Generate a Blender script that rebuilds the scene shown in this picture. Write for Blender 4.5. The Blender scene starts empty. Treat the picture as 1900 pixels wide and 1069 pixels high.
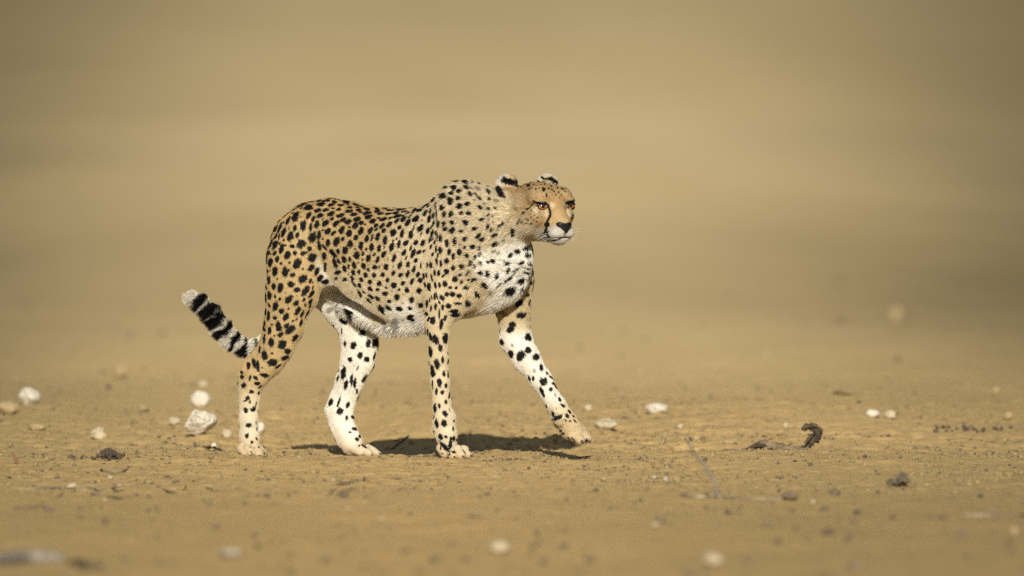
import bpy, bmesh, math, random
import numpy as np
from mathutils import Vector, Matrix
from mathutils.bvhtree import BVHTree

scene = bpy.context.scene
COL = scene.collection
R = math.radians

# ------------------------------------------------------------------ camera, sky, sun, exposure
CAM_D, CAM_H, LENS = 48.0, 1.6, 600.0
TILT = 1.338
cam_data = bpy.data.cameras.new('camera')
cam_data.lens = LENS
cam_data.sensor_width = 36.0
cam_data.clip_start = 0.5
cam_data.clip_end = 20000
cam_data.dof.use_dof = True
cam_data.dof.focus_distance = CAM_D - 0.15
cam_data.dof.aperture_fstop = 3.2
cam = bpy.data.objects.new('camera', cam_data)
COL.objects.link(cam)
cam.location = (0, -CAM_D, CAM_H)
cam.rotation_euler = (R(90 - TILT), 0, 0)
scene.camera = cam

SUN_EL, SUN_AZ = 24.5, 1.0          # degrees; azimuth measured from straight behind the camera towards its left
world = bpy.data.worlds.new('World')
scene.world = world
world.use_nodes = True
wn = world.node_tree.nodes
bg = wn['Background']
sky = wn.new('ShaderNodeTexSky')
sky.sky_type = 'NISHITA'
sky.sun_disc = False
sky.sun_elevation = R(SUN_EL)
sky.sun_rotation = R(180 + SUN_AZ)
sky.air_density = 1.0
sky.dust_density = 1.5
world.node_tree.links.new(sky.outputs[0], bg.inputs[0])
bg.inputs[1].default_value = 0.055

sd = bpy.data.lights.new('sun', 'SUN')
sd.energy = 5.0
sd.angle = R(0.5)
sd.color = (1.0, 0.955, 0.86)
sun = bpy.data.objects.new('sun', sd)
COL.objects.link(sun)
_s = Vector((-math.sin(R(SUN_AZ)) * math.cos(R(SUN_EL)), -math.cos(R(SUN_AZ)) * math.cos(R(SUN_EL)), math.sin(R(SUN_EL))))
sun.rotation_euler = _s.to_track_quat('Z', 'Y').to_euler()
sun.location = (-5, -20, 20)

scene.render.engine = 'CYCLES'
scene.cycles.use_denoising = False
scene.cycles.use_adaptive_sampling = False
scene.cycles.sampling_pattern = 'BLUE_NOISE'
scene.view_settings.view_transform = 'Standard'
scene.view_settings.look = 'None'
scene.view_settings.gamma = 1.0
scene.view_settings.use_curve_mapping = False
scene.view_settings.exposure = 0.2

# ------------------------------------------------------------------ helpers
_T = R(TILT)
_F = np.array([0, math.cos(_T), -math.sin(_T)])
_U = np.array([0, math.sin(_T), math.cos(_T)])
_R = np.array([1.0, 0, 0])
FPX = 1900 * LENS / 36.0
CAMP = np.array([0, -CAM_D, CAM_H])
PX = CAM_D / FPX                     # metres per photograph pixel in the cheetah's plane


def ray(px, py):
    d = _F + (px - 950) / FPX * _R - (py - 534.5) / FPX * _U
    return d / np.linalg.norm(d)


def W(px, py, y):                    # point at depth y
    d = ray(px, py)
    return CAMP + d * ((y + CAM_D) / d[1])


def G(px, py, z=0.0):                # point on the ground
    d = ray(px, py)
    return CAMP + d * ((z - CAM_H) / d[2])


def link(o, parent=None):
    COL.objects.link(o)
    if parent is not None:
        o.parent = parent
    return o


def tag(o, label=None, cat=None, group=None, kind=None):
    if label: o['label'] = label
    if cat: o['category'] = cat
    if group: o['group'] = group
    if kind: o['kind'] = kind
    return o


def empty(name, loc, rotz=0.0):
    o = bpy.data.objects.new(name, None)
    o.empty_display_size = 0.1
    o.location = loc
    o.rotation_euler = (0, 0, rotz)
    return link(o)


def mesh_obj(name, verts, faces, mat, parent=None, smooth=True):
    me = bpy.data.meshes.new(name)
    verts = np.asarray(verts, dtype=np.float64)
    me.from_pydata(verts.tolist(), [], [list(map(int, f)) for f in faces])
    me.update()
    if smooth:
        me.polygons.foreach_set('use_smooth', [True] * len(me.polygons))
    if mat: me.materials.append(mat)
    return link(bpy.data.objects.new(name, me), parent)


def fast_mesh(name, verts, quads):
    """large mesh of polygons of one size, from numpy arrays"""
    me = bpy.data.meshes.new(name)
    n = quads.shape[1]
    me.vertices.add(len(verts))
    me.vertices.foreach_set('co', np.asarray(verts, np.float32).ravel())
    me.loops.add(quads.size)
    me.loops.foreach_set('vertex_index', quads.astype(np.int32).ravel())
    me.polygons.add(len(quads))
    me.polygons.foreach_set('loop_start', np.arange(len(quads), dtype=np.int32) * n)
    me.update(calc_edges=True)
    me.polygons.foreach_set('use_smooth', np.ones(len(quads), bool))
    return me


def lattice(seed, n=256):
    return np.random.default_rng(seed).random((n, n)).astype(np.float32)


_LAT = [lattice(s) for s in range(12)]


def vnoise(x, y, s):
    """smooth value noise in -1..1"""
    L = _LAT[s % 12]
    xi = np.floor(x).astype(np.int64); yi = np.floor(y).astype(np.int64)
    fx = x - xi; fy = y - yi
    fx = fx * fx * fx * (fx * (fx * 6 - 15) + 10); fy = fy * fy * fy * (fy * (fy * 6 - 15) + 10)
    a = L[xi % 256, yi % 256]; b = L[(xi + 1) % 256, yi % 256]
    c = L[xi % 256, (yi + 1) % 256]; d = L[(xi + 1) % 256, (yi + 1) % 256]
    return ((a * (1 - fx) + b * fx) * (1 - fy) + (c * (1 - fx) + d * fx) * fy) * 2 - 1


def sstep(a, b, x):
    t = np.clip((x - a) / (b - a), 0, 1)
    return t * t * (3 - 2 * t)


def new_mat(name):
    m = bpy.data.materials.new(name)
    m.use_nodes = True
    nt = m.node_tree
    return m, nt, nt.nodes['Principled BSDF']


def N(nt, typ, **kw):
    n = nt.nodes.new(typ)
    for k, v in kw.items():
        setattr(n, k, v)
    return n


def ramp(nt, pts, interp='LINEAR'):
    n = nt.nodes.new('ShaderNodeValToRGB')
    cr = n.color_ramp
    cr.interpolation = interp
    while len(cr.elements) < len(pts):
        cr.elements.new(0.5)
    for e, (p, c) in zip(cr.elements, pts):
        e.position = p
        e.color = (c[0], c[1], c[2], 1)
    return n


def earth_mat(name, c1, c2, scale, rough=0.9, bump=0.3, bscale=None, spec=0.2, c3=None):
    m, nt, b = new_mat(name)
    tc = N(nt, 'ShaderNodeTexCoord')
    n1 = N(nt, 'ShaderNodeTexNoise'); n1.inputs['Scale'].default_value = scale; n1.inputs['Detail'].default_value = 6
    n1.inputs['Roughness'].default_value = 0.65
    nt.links.new(tc.outputs['Object'], n1.inputs['Vector'])
    pts = [(0.3, c1), (0.7, c2)] if c3 is None else [(0.25, c1), (0.5, c2), (0.75, c3)]
    r = ramp(nt, pts)
    nt.links.new(n1.outputs['Fac'], r.inputs['Fac'])
    nt.links.new(r.outputs['Color'], b.inputs['Base Color'])
    n2 = N(nt, 'ShaderNodeTexNoise'); n2.inputs['Scale'].default_value = bscale or scale * 3; n2.inputs['Detail'].default_value = 8
    nt.links.new(tc.outputs['Object'], n2.inputs['Vector'])
    bu = N(nt, 'ShaderNodeBump'); bu.inputs['Strength'].default_value = bump; bu.inputs['Distance'].default_value = 0.02
    nt.links.new(n2.outputs['Fac'], bu.inputs['Height'])
    nt.links.new(bu.outputs['Normal'], b.inputs['Normal'])
    b.inputs['Roughness'].default_value = rough
    b.inputs['Specular IOR Level'].default_value = spec
    return m


def tube(pts, rads, seg=8, wob=0.0, seed=0, cap=True, flat=1.0):
    """verts, faces of a tapered, bent tube"""
    rng = random.Random(seed)
    pts = [Vector(p) for p in pts]
    vs, fs = [], []
    up = Vector((0.13, 0.21, 0.97)).normalized()
    for i, p in enumerate(pts):
        t = (pts[min(i + 1, len(pts) - 1)] - pts[max(i - 1, 0)]).normalized()
        a = t.cross(up)
        if a.length < 0.1: a = t.cross(Vector((0.9, 0.3, 0.1)))
        a.normalize(); b = a.cross(t).normalized()
        for k in range(seg):
            an = 2 * math.pi * k / seg
            r = rads[i] * (1 + wob * (rng.random() - 0.5) * 2)
            vs.append(p + a * math.cos(an) * r + b * math.sin(an) * r * flat)
    for i in range(len(pts) - 1):
        for k in range(seg):
            k2 = (k + 1) % seg
            fs.append((i * seg + k, i * seg + k2, (i + 1) * seg + k2, (i + 1) * seg + k))
    if cap:
        fs.append(tuple(range(seg - 1, -1, -1)))
        n = (len(pts) - 1) * seg
        fs.append(tuple(range(n, n + seg)))
    return [tuple(v) for v in vs], fs


def catmull(pts, n=5):
    pts = [np.asarray(p, float) for p in pts]
    P = [2 * pts[0] - pts[1]] + pts + [2 * pts[-1] - pts[-2]]
    out = []
    for i in range(1, len(P) - 2):
        for k in range(n):
            t = k / n
            a, b, c, d = P[i - 1], P[i], P[i + 1], P[i + 2]
            out.append(0.5 * (2 * b + (c - a) * t + (2 * a - 5 * b + 4 * c - d) * t * t + (3 * b - a - 3 * c + d) * t ** 3))
    out.append(pts[-1])
    return out

# ------------------------------------------------------------------ ground
FEET = [(-0.715, 0.06), (-0.41, 0.11), (-0.165, -0.19), (0.19, -0.18), (-0.14, -0.19)]


def gh(x, y):
    x = np.asarray(x, float); y = np.asarray(y, float)
    calm = np.ones_like(x + y)
    for fx, fy in FEET:
        d = np.hypot(x - fx, (y - fy))
        calm = np.minimum(calm, 0.12 + 0.88 * sstep(0.10, 0.42, d))
    far = 1 - 0.6 * sstep(12, 40, np.abs(y))
    h = 0.016 * vnoise(x / 0.9 + 11.3, y / 1.7 + 3.1, 0) + 0.006 * vnoise(x / 0.37, y / 0.6, 1)
    h = h + 0.0036 * vnoise(x / 0.13 + 5, y / 0.16, 2) + 0.0027 * vnoise(x / 0.055, y / 0.06, 3)
    h = h + 0.0034 * vnoise(x / 0.024, y / 0.026, 4)
    rough = 1 + 1.3 * sstep(0.35, 0.7, y) * (1 - sstep(1.6, 2.4, y))
    h = h + (rough - 1) * (0.0045 * vnoise(x / 0.11 + 3, y / 0.12, 8) + 0.0035 * vnoise(x / 0.045, y / 0.05 + 4, 9))
    h = h * (0.35 + 0.65 * calm) * far - 0.004 * (1 - calm)
    h = h + 0.05 * vnoise(x / 9 + 7.7, y / 14 + 0.4, 5) * sstep(4, 14, np.abs(y)) + 0.25 * vnoise(x / 40, y / 60, 6) * sstep(25, 90, y)
    # the pan rises gently behind the animal
    hind = sstep(-0.86, -0.66, x + 0.05 * vnoise(x / 0.07, y / 0.1, 10)) * (1 - sstep(-0.46, -0.30, x))
    h = h - 0.018 * np.exp(-((y - 0.75) / 0.42) ** 2) + 0.055 * sstep(0.8, 3.4, y) * (1 - 0.3 * sstep(5, 12, y)) * (1 - hind * (1 - sstep(2.0, 3.6, y)))
    h = h - 0.034 * hind * np.exp(-((y - 1.35) / 0.62) ** 2)
    h = h + 0.017 * np.exp(-((y - 0.42) / 0.14) ** 2) * hind * (1 + 0.35 * vnoise(x / 0.06, y / 0.2, 11))
    for fx, fy in FEET[:3]:                      # sand pushed up round the planted feet
        d = np.hypot(x - fx - 0.01, (y - fy) * 0.8)
        h = h + (0.0065 + 0.004 * vnoise(x / 0.02, y / 0.03, 3)) * np.exp(-((d - 0.085) / 0.028) ** 2)
    # low lip of trodden sand just in front of the feet
    h = h + 0.010 * np.exp(-((y + 0.62 - 0.10 * vnoise(x / 0.5, y * 0 + 2.2, 7)) / 0.17) ** 2) * (0.6 + 0.4 * vnoise(x / 0.22, y * 0 + 8.1, 8))
    return h


def ground_pt(px, py):
    z = 0.0
    for _ in range(6):
        p = G(px, py, z)
        z = 0.5 * z + 0.5 * float(gh(p[0], p[1]))
    return np.array([p[0], p[1], float(gh(p[0], p[1]))])


def graded(core, first, ratio, end):
    out, s = [], first
    v = core[-1]
    while v < end:
        v += s; s *= ratio
        out.append(v)
    return out


xc = np.arange(-1.75, 1.7501, 0.009)
xs = np.concatenate([-np.array(graded(xc, 0.02, 1.12, 9000))[::-1], xc, graded(xc, 0.02, 1.12, 9000)])
yc = np.arange(-2.6, 3.0, 0.016)
yf = graded(yc, 0.02, 1.012, 60)
yf = yf + graded([yf[-1]], (yf[-1] - yf[-2]) * 1.1, 1.13, 14000)
ym, s_, v_ = [], 0.02, yc[0]
while v_ > -20:
    v_ -= s_; s_ *= 1.01; ym.append(v_)
while v_ > -600:
    v_ -= s_; s_ *= 1.2; ym.append(v_)
ys = np.concatenate([np.array(ym)[::-1], yc, yf])
XX, YY = np.meshgrid(xs, ys)
ZZ = gh(XX, YY) * (1 - sstep(300, 900, np.hypot(XX, YY)))
nv = np.stack([XX.ravel(), YY.ravel(), ZZ.ravel()], 1)
nx, ny = len(xs), len(ys)
i0 = (np.arange(ny - 1)[:, None] * nx + np.arange(nx - 1)[None, :]).ravel()
quads = np.stack([i0, i0 + 1, i0 + nx + 1, i0 + nx], 1)
ground_me = fast_mesh('ground', nv, quads)

m, nt, b = new_mat('sand')
geo = N(nt, 'ShaderNodeNewGeometry')
sep = N(nt, 'ShaderNodeSeparateXYZ'); nt.links.new(geo.outputs['Position'], sep.inputs[0])


def mathn(op, a, b_=None, c=None):
    n = N(nt, 'ShaderNodeMath', operation=op)
    for i, v in enumerate((a, b_, c)):
        if v is None: continue
        if isinstance(v, (int, float)): n.inputs[i].default_value = v
        else: nt.links.new(v, n.inputs[i])
    return n.outputs[0]


def noise(scale, detail=5, rough=0.6, vec=None, dist=0.0):
    n = N(nt, 'ShaderNodeTexNoise')
    n.inputs['Scale'].default_value = scale; n.inputs['Detail'].default_value = detail
    n.inputs['Roughness'].default_value = rough; n.inputs['Distortion'].default_value = dist
    nt.links.new(vec if vec is not None else geo.outputs['Position'], n.inputs['Vector'])
    return n.outputs['Fac']


def mixc(fac, a, b_, blend='MIX'):
    n = N(nt, 'ShaderNodeMix', data_type='RGBA', blend_type=blend)
    for i, v in ((0, fac), (6, a), (7, b_)):
        if isinstance(v, (int, float)): n.inputs[i].default_value = v
        elif isinstance(v, tuple): n.inputs[i].default_value = (*v, 1)
        else: nt.links.new(v, n.inputs[i])
    return n.outputs[2]


def maprange(v, a, b_, c=0.0, d=1.0):
    n = N(nt, 'ShaderNodeMapRange'); n.interpolation_type = 'SMOOTHSTEP'
    nt.links.new(v, n.inputs[0])
    for i, q in enumerate((a, b_, c, d)): n.inputs[i + 1].default_value = q
    return n.outputs[0]


# the dry pan further out is paler than the trodden reddish sand of the track in front
wob = mathn('MULTIPLY_ADD', noise(0.25, 4), 8.0, -4.0)
yw = mathn('ADD', sep.outputs['Y'], wob)
dry = maprange(yw, -7.0, 24.0)
fine = noise(55, 8, 0.7)
midn = noise(3.2, 6, 0.62)
strv = N(nt, 'ShaderNodeVectorMath', operation='MULTIPLY'); nt.links.new(geo.outputs['Position'], strv.inputs[0]); strv.inputs[1].default_value = (1.0, 0.22, 1.0)
strv = strv.outputs[0]
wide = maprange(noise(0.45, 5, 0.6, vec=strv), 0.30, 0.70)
near_c = mixc(midn, (0.45, 0.292, 0.112), (0.66, 0.452, 0.184))
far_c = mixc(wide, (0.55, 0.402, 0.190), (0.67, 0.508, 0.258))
base = mixc(dry, near_c, far_c)
# vignette painted into the ground colour, darkening the olive soil towards both sides
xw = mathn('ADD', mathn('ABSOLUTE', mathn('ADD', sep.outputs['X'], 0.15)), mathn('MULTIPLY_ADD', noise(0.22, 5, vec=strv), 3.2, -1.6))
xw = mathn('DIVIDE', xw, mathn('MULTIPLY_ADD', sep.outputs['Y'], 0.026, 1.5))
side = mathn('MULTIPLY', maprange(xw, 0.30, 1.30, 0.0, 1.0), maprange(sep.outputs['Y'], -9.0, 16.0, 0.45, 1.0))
# soil bands across the pan: damp brown soil, then the bright open pan, then duller ground beyond
bandp = maprange(mathn('ADD', sep.outputs['Y'], mathn('MULTIPLY_ADD', noise(0.10, 4, vec=strv), 16.0, -8.0)), -10.0, 190.0)
bandp.node.interpolation_type = 'LINEAR'
br = ramp(nt, [(0.0, (0.80, 0.78, 0.74)), (0.05, (0.98, 0.98, 0.97)), (0.085, (1, 1, 1)), (0.13, (0.86, 0.85, 0.83)), (0.185, (0.86, 0.85, 0.82)), (0.24, (1.0, 1.0, 1.0)), (0.36, (1.02, 1.03, 1.06)), (0.52, (0.90, 0.90, 0.88)), (1.0, (0.74, 0.75, 0.74))])
nt.links.new(bandp, br.inputs['Fac'])
base = mixc(1.0, base, br.outputs['Color'], 'MULTIPLY')
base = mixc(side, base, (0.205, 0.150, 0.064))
nearby = maprange(mathn('ABSOLUTE', sep.outputs['Y']), 3.0, 11.0, 1.0, 0.0)
base = mixc(mathn('MULTIPLY', nearby, maprange(fine, 0.35, 0.75, 0.0, 0.4)), base, (0.32, 0.225, 0.095))
base = mixc(mathn('MULTIPLY', nearby, maprange(noise(190, 4, 0.8), 0.60, 0.74, 0.0, 0.4)), base, (0.66, 0.52, 0.29))
base = mixc(mathn('MULTIPLY', nearby, maprange(noise(140, 3, 0.8), 0.64, 0.74, 0.0, 0.7)), base, (0.16, 0.11, 0.06))
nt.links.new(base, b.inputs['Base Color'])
b.inputs['Roughness'].default_value = 0.95
b.inputs['Specular IOR Level'].default_value = 0.1
bu = N(nt, 'ShaderNodeBump'); bu.inputs['Strength'].default_value = 0.55; bu.inputs['Distance'].default_value = 0.006
nt.links.new(mathn('MULTIPLY', nearby, 0.7), bu.inputs['Strength'])
nt.links.new(noise(120, 8, 0.75), bu.inputs['Height'])
nt.links.new(bu.outputs['Normal'], b.inputs['Normal'])
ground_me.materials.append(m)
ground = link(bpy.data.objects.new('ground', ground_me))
tag(ground, 'bare tan sand of a dry pan, trodden and littered in front and blurring into the distance', 'ground', kind='structure')
SAND = m

# crumbs of soil and grit: nobody could count them
rng = np.random.default_rng(5)


def ico(sub):
    bm = bmesh.new(); bmesh.ops.create_icosphere(bm, subdivisions=sub, radius=1.0)
    v = np.array([x.co[:] for x in bm.verts]); f = np.array([[q.index for q in x.verts] for x in bm.faces])
    bm.free(); return v, f


ICO1 = ico(1)


def scatter(name, xy, rad, mat, label, flat=0.7, sink=0.25, seed=1, shape=ICO1):
    r_ = np.random.default_rng(seed)
    v0, f0 = shape
    n = len(xy)
    ang = r_.random(n) * 2 * np.pi
    sc = rad[:, None] * (0.65 + 0.7 * r_.random((n, 3))); sc[:, 2] *= flat
    jit = 1 + 0.28 * (r_.random((n, len(v0))) - 0.5) * 2
    V = v0[None] * jit[..., None] * sc[:, None, :]
    c, s = np.cos(ang)[:, None], np.sin(ang)[:, None]
    Xr = V[..., 0] * c - V[..., 1] * s; Yr = V[..., 0] * s + V[..., 1] * c
    Z = V[..., 2] + (gh(xy[:, 0], xy[:, 1]) + sc[:, 2] * (1 - 2 * sink))[:, None]
    P = np.stack([Xr + xy[:, :1], Yr + xy[:, 1:2], Z], 2).reshape(-1, 3)
    F = (f0[None] + (np.arange(n) * len(v0))[:, None, None]).reshape(-1, 3)
    me = fast_mesh(name, P, F)
    me.polygons.foreach_set('use_smooth', np.zeros(len(F), bool))
    me.materials.append(mat)
    return tag(link(bpy.data.objects.new(name, me)), label, name.replace('_', ' '), kind='stuff')


def clumped(n, yr, seed, thr=-0.2, sx=0.35, sy=0.5, xr=1.75):
    r_ = np.random.default_rng(seed)
    out = []
    while sum(map(len, out)) < n:
        p = np.stack([r_.uniform(-xr, xr, 4 * n), r_.uniform(*yr, 4 * n)], 1)
        d = vnoise(p[:, 0] / sx + 9, p[:, 1] / sy + seed, seed) + 0.5 * vnoise(p[:, 0] / 0.09, p[:, 1] / 0.12, seed + 1)
        out.append(p[d + 0.5 * r_.random(len(p)) > thr])
    return np.concatenate(out)[:n]


crumb_m = earth_mat('soil_crumb', (0.17, 0.122, 0.056), (0.30, 0.22, 0.105), 30, bump=0.2)
dark_m = earth_mat('dark_grit', (0.05, 0.042, 0.035), (0.17, 0.125, 0.08), 40, bump=0.2)
pale_m = earth_mat('pale_grit', (0.28, 0.225, 0.14), (0.42, 0.35, 0.245), 30, bump=0.2)
xy = clumped(17000, (-2.8, 3.4), 3, thr=0.05)
scatter('soil_crumbs', xy, 0.0014 + 0.0068 * rng.random(len(xy)) ** 4.0, crumb_m, 'fine crumbs of tan soil strewn over the sand around the cheetah', seed=4)
xy = np.concatenate([clumped(1500, (-9, 6), 6, thr=0.35, xr=1.9), clumped(260, (-9, -2.5), 7, thr=0.2, xr=1.6), clumped(200, (3, 22), 7, thr=0.2, xr=2.4), clumped(1300, (-1.8, 1.6), 5, thr=0.45, sx=0.25, sy=0.3)])
scatter('dark_grit', xy, 0.0018 + 0.0052 * rng.random(len(xy)) ** 3 + 0.008 * ((np.arange(len(xy)) >= 1500) & (np.arange(len(xy)) < 1960)) * rng.random(len(xy)) ** 2, dark_m, 'dark grit and dry droppings crumbs strewn over the sand', seed=7)
xy = clumped(420, (-6, 14), 8, thr=0.3, xr=2.2)
scatter('pale_grit', xy, 0.0022 + 0.006 * rng.random(len(xy)) ** 3, pale_m, 'small pale grit strewn over the sand', seed=9)

# bits of straw and twig litter
r_ = random.Random(12)
straw_m = earth_mat('straw', (0.17, 0.125, 0.065), (0.36, 0.28, 0.15), 20, bump=0.1)
bark_m = earth_mat('dark_twig', (0.05, 0.038, 0.028), (0.17, 0.12, 0.075), 40, bump=0.3)
V, Fc = [], []
for i in range(420):
    x = r_.uniform(-1.6, 1.6); y = r_.uniform(-2.4, 1.6)
    L = r_.uniform(0.008, 0.035); a = r_.uniform(0, math.pi); lift = r_.uniform(0.0, 0.012)
    pts = []
    for k in range(4):
        t = k / 3 - 0.5
        px_, py_ = x + math.cos(a) * L * t, y + math.sin(a) * L * t
        pts.append((px_, py_, float(gh(px_, py_)) + 0.0015 + lift * (t + 0.5) + r_.uniform(-0.001, 0.001)))
    v, f = tube(pts, [0.0006, 0.0009, 0.0008, 0.0004], seg=4, seed=i)
    o = len(V); V += v; Fc += [tuple(q + o for q in g) for g in f]
tag(mesh_obj('straw_litter', V, Fc, straw_m), 'short bits of dry straw and twig lying on the sand', 'litter', kind='stuff')

# ------------------------------------------------------------------ stones
white_m = earth_mat('white_limestone', (0.31, 0.26, 0.18), (0.56, 0.51, 0.41), 22, bump=0.9, bscale=45, c3=(0.48, 0.43, 0.335))
cream_m = earth_mat('cream_stone', (0.30, 0.24, 0.145), (0.48, 0.405, 0.275), 16, bump=0.5, bscale=45)
tan_m = earth_mat('tan_clod', (0.24, 0.175, 0.085), (0.34, 0.26, 0.14), 18, bump=0.5, bscale=45)
grey_m = earth_mat('grey_stone', (0.22, 0.19, 0.14), (0.42, 0.37, 0.29), 18, bump=0.5, bscale=45)
darkst_m = earth_mat('dark_stone', (0.09, 0.07, 0.045), (0.22, 0.17, 0.11), 22, bump=0.5, bscale=50)
ICO3 = ico(3)


def stone(name, px, base, hw, hh, mat, label, cat, group, seed, rough=0.22, facets=5):
    rg = np.random.default_rng(seed)
    p = ground_pt(px, base - 1)
    k = np.linalg.norm(p - CAMP) / FPX
    v = ICO3[0].copy()
    for _ in range(facets):                      # broken faces
        n = rg.normal(size=3); n /= np.linalg.norm(n)
        h = rg.uniform(0.62, 0.86) if facets < 8 else rg.uniform(0.46, 0.74)
        d = v @ n
        v = v - np.maximum(d - h, 0)[:, None] * n * 0.85
    ph = rg.random(3) * 20
    nse = vnoise(v[:, 0] * 2.3 + ph[0], v[:, 1] * 2.3 + v[:, 2] * 1.7 + ph[1], seed) + 0.5 * vnoise(v[:, 0] * 6 + ph[1], v[:, 2] * 6 + v[:, 1] * 4 + ph[2], seed + 3)
    v = v * (1 + rough * 0.6 * nse)[:, None]
    v = v / (v.max(0) - v.min(0)) * 2
    v -= (v.max(0) + v.min(0)) / 2
    v = v * np.array([hw * k, hw * k * rg.uniform(0.7, 1.0), hh * k])
    v[:, 2] += hh * k * 0.86
    a = rg.uniform(-0.3, 0.3)
    o = mesh_obj(name, v, ICO3[1], mat)
    o.location = p; o.rotation_euler = (0, 0, a)
    for q in o.data.polygons: q.use_smooth = facets < 4
    return tag(o, label, cat, group)


GB = 'pale stones scattered on the sand'
ST = [  # name, px, base y, half w, half h, material, label, rough, facets
    ('stone', 55, 752, 21, 17, white_m, 'white stone near the left edge, in front of a tan clod', 0.2, 5),
    ('clod', 16, 770, 21, 14, tan_m, 'dull tan clod at the left edge beside a white stone', 0.3, 3),
    ('stone', 223, 706, 13, 13, tan_m, 'blurred tan stone above the level of the white stones, left of the tail', 0.2, 4),
    ('stone', 372, 758, 18, 17, white_m, 'rounded white stone just behind the biggest white stone', 0.12, 3),
    ('stone', 376, 724, 10, 7, cream_m, 'small cream stone farthest back in the row behind the biggest white stone', 0.2, 4),
    ('boulder', 373, 815, 30, 26, white_m, 'biggest white stone, angular, on the sand left of the hind foot', 0.14, 11),
    ('stone', 324, 791, 12, 8, cream_m, 'low cream stone left of the biggest white stone', 0.2, 4),
    ('stone', 421, 814, 10, 9, cream_m, 'small pale stone between the biggest white stone and the hind foot', 0.15, 3),
    ('stone', 482, 803, 9, 10, white_m, 'round white stone peeping out behind the near hind foot', 0.15, 3),
    ('clod', 68, 800, 17, 8, tan_m, 'flat tan clod in front of the leftmost white stone', 0.3, 4),
    ('stone', 183, 816, 15, 13, cream_m, 'cream angular stone behind the dark dung heap', 0.25, 6),
    ('clod', 266, 766, 10, 7, tan_m, 'small dull tan clod between the cream angular stone and the rounded white stone', 0.3, 4),
    ('pebble', 397, 829, 5, 5, white_m, 'tiny white pebble in front of the biggest white stone', 0.15, 3),
    ('stone', 1124, 799, 23, 12, cream_m, 'broad cream stone just right of the lifted front paw', 0.2, 4),
    ('stone', 1217, 769, 21, 11, white_m, 'blurred greyish white stone right of the broad cream stone', 0.2, 5),
    ('pebble', 1091, 765, 8, 7, cream_m, 'small cream pebble behind the broad cream stone', 0.15, 3),
    ('pebble', 1262, 798, 6, 6, cream_m, 'small upright pebble right of the broad cream stone', 0.2, 4),
    ('stone', 1619, 778, 13, 8, white_m, 'white smooth stone touching a cream stone on the right', 0.1, 2),
    ('stone', 1650, 779, 14, 9, cream_m, 'cream lumpy stone touching a white stone on the right', 0.25, 5),
    ('stone', 1661, 596, 13, 14, tan_m, 'lone pale stone far back on the right, heavily blurred', 0.2, 4),
    ('stone', 927, 1027, 20, 13, cream_m, 'cream stone in the blurred foreground below the front paws', 0.2, 4),
    ('stone', 1322, 1050, 21, 13, cream_m, 'broad dull cream stone at the bottom edge', 0.2, 4),
    ('clod', 1565, 738, 22, 6, tan_m, 'low flat tan clod behind the hooked driftwood', 0.3, 4),
    ('pebble', 1458, 790, 5, 6, cream_m, 'tiny cream pebble behind the driftwood', 0.2, 4),
    ('stone', 1881, 996, 8, 9, tan_m, 'small tan stone near the lower right corner', 0.2, 4),
    ('stone', 1870, 783, 10, 9, tan_m, 'small tan stone at the right edge above the dark droppings', 0.25, 5),
    ('pebble', 1848, 735, 6, 8, tan_m, 'small tan pebble far back at the right edge', 0.2, 4),
    ('pebble', 205, 892, 5, 4, pale_m, 'tiny pale pebble on the sand in front of the dung heap', 0.2, 4),
    ('pebble', 1216, 980, 7, 5, cream_m, 'small cream pebble beside a dark stone in the blurred foreground', 0.2, 4),
    ('stone', 1465, 929, 16, 8, darkst_m, 'dark low stone at the end of the pale fallen stick', 0.25, 5),
    ('pebble', 1235, 894, 6, 5, grey_m, 'small round grey pebble on the sand below the front paw', 0.15, 3),
    ('pebble', 1213, 893, 7, 4, grey_m, 'small flat grey pebble left of a round grey pebble', 0.2, 4),
    ('pebble', 1268, 920, 7, 4, darkst_m, 'dark pebble at the left end of the pale fallen stick', 0.2, 4),
    ('stone', 1423, 980, 10, 7, darkst_m, 'dark round stone in the blurred foreground right of centre', 0.2, 4),
    ('stone', 1226, 971, 11, 7, darkst_m, 'dark stone beside a small cream pebble in the foreground', 0.2, 4),
    ('stone', 1094, 1044, 11, 8, darkst_m, 'dark round stone at the bottom edge right of centre', 0.2, 4),
    ('pebble', 388, 940, 6, 5, darkst_m, 'small round dark pebble in front of the hind foot', 0.15, 3),
    ('pebble', 400, 983, 7, 5, darkst_m, 'dark pebble in the blurred foreground left of the grey slab', 0.2, 4),
    ('stone', 427, 1033, 24, 7, grey_m, 'flat grey slab of stone in the blurred foreground', 0.25, 5),
    ('stone', 1784, 997, 8, 8, darkst_m, 'dark stone in the foreground below the pale stick on the right', 0.2, 4),
    ('pebble', 1304, 819, 5, 5, darkst_m, 'dark pebble behind the curved standing twig', 0.2, 4),
    ('stone', 1590, 1058, 16, 9, darkst_m, 'dark stone at the bottom edge right of the broad cream one', 0.2, 4),
    ('pebble', 600, 1046, 7, 5, darkst_m, 'dark pebble in the blurred foreground below the hind feet', 0.2, 4),
]
for i, (nm, px, by, hw, hh, mt, lb, rg_, fc) in enumerate(ST):
    stone(nm, px, by, hw, hh, mt, lb, 'stone' if nm == 'boulder' else nm, GB if mt in (white_m, cream_m, tan_m, pale_m) else 'dark stones on the sand', 40 + i, rg_, fc)


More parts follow.
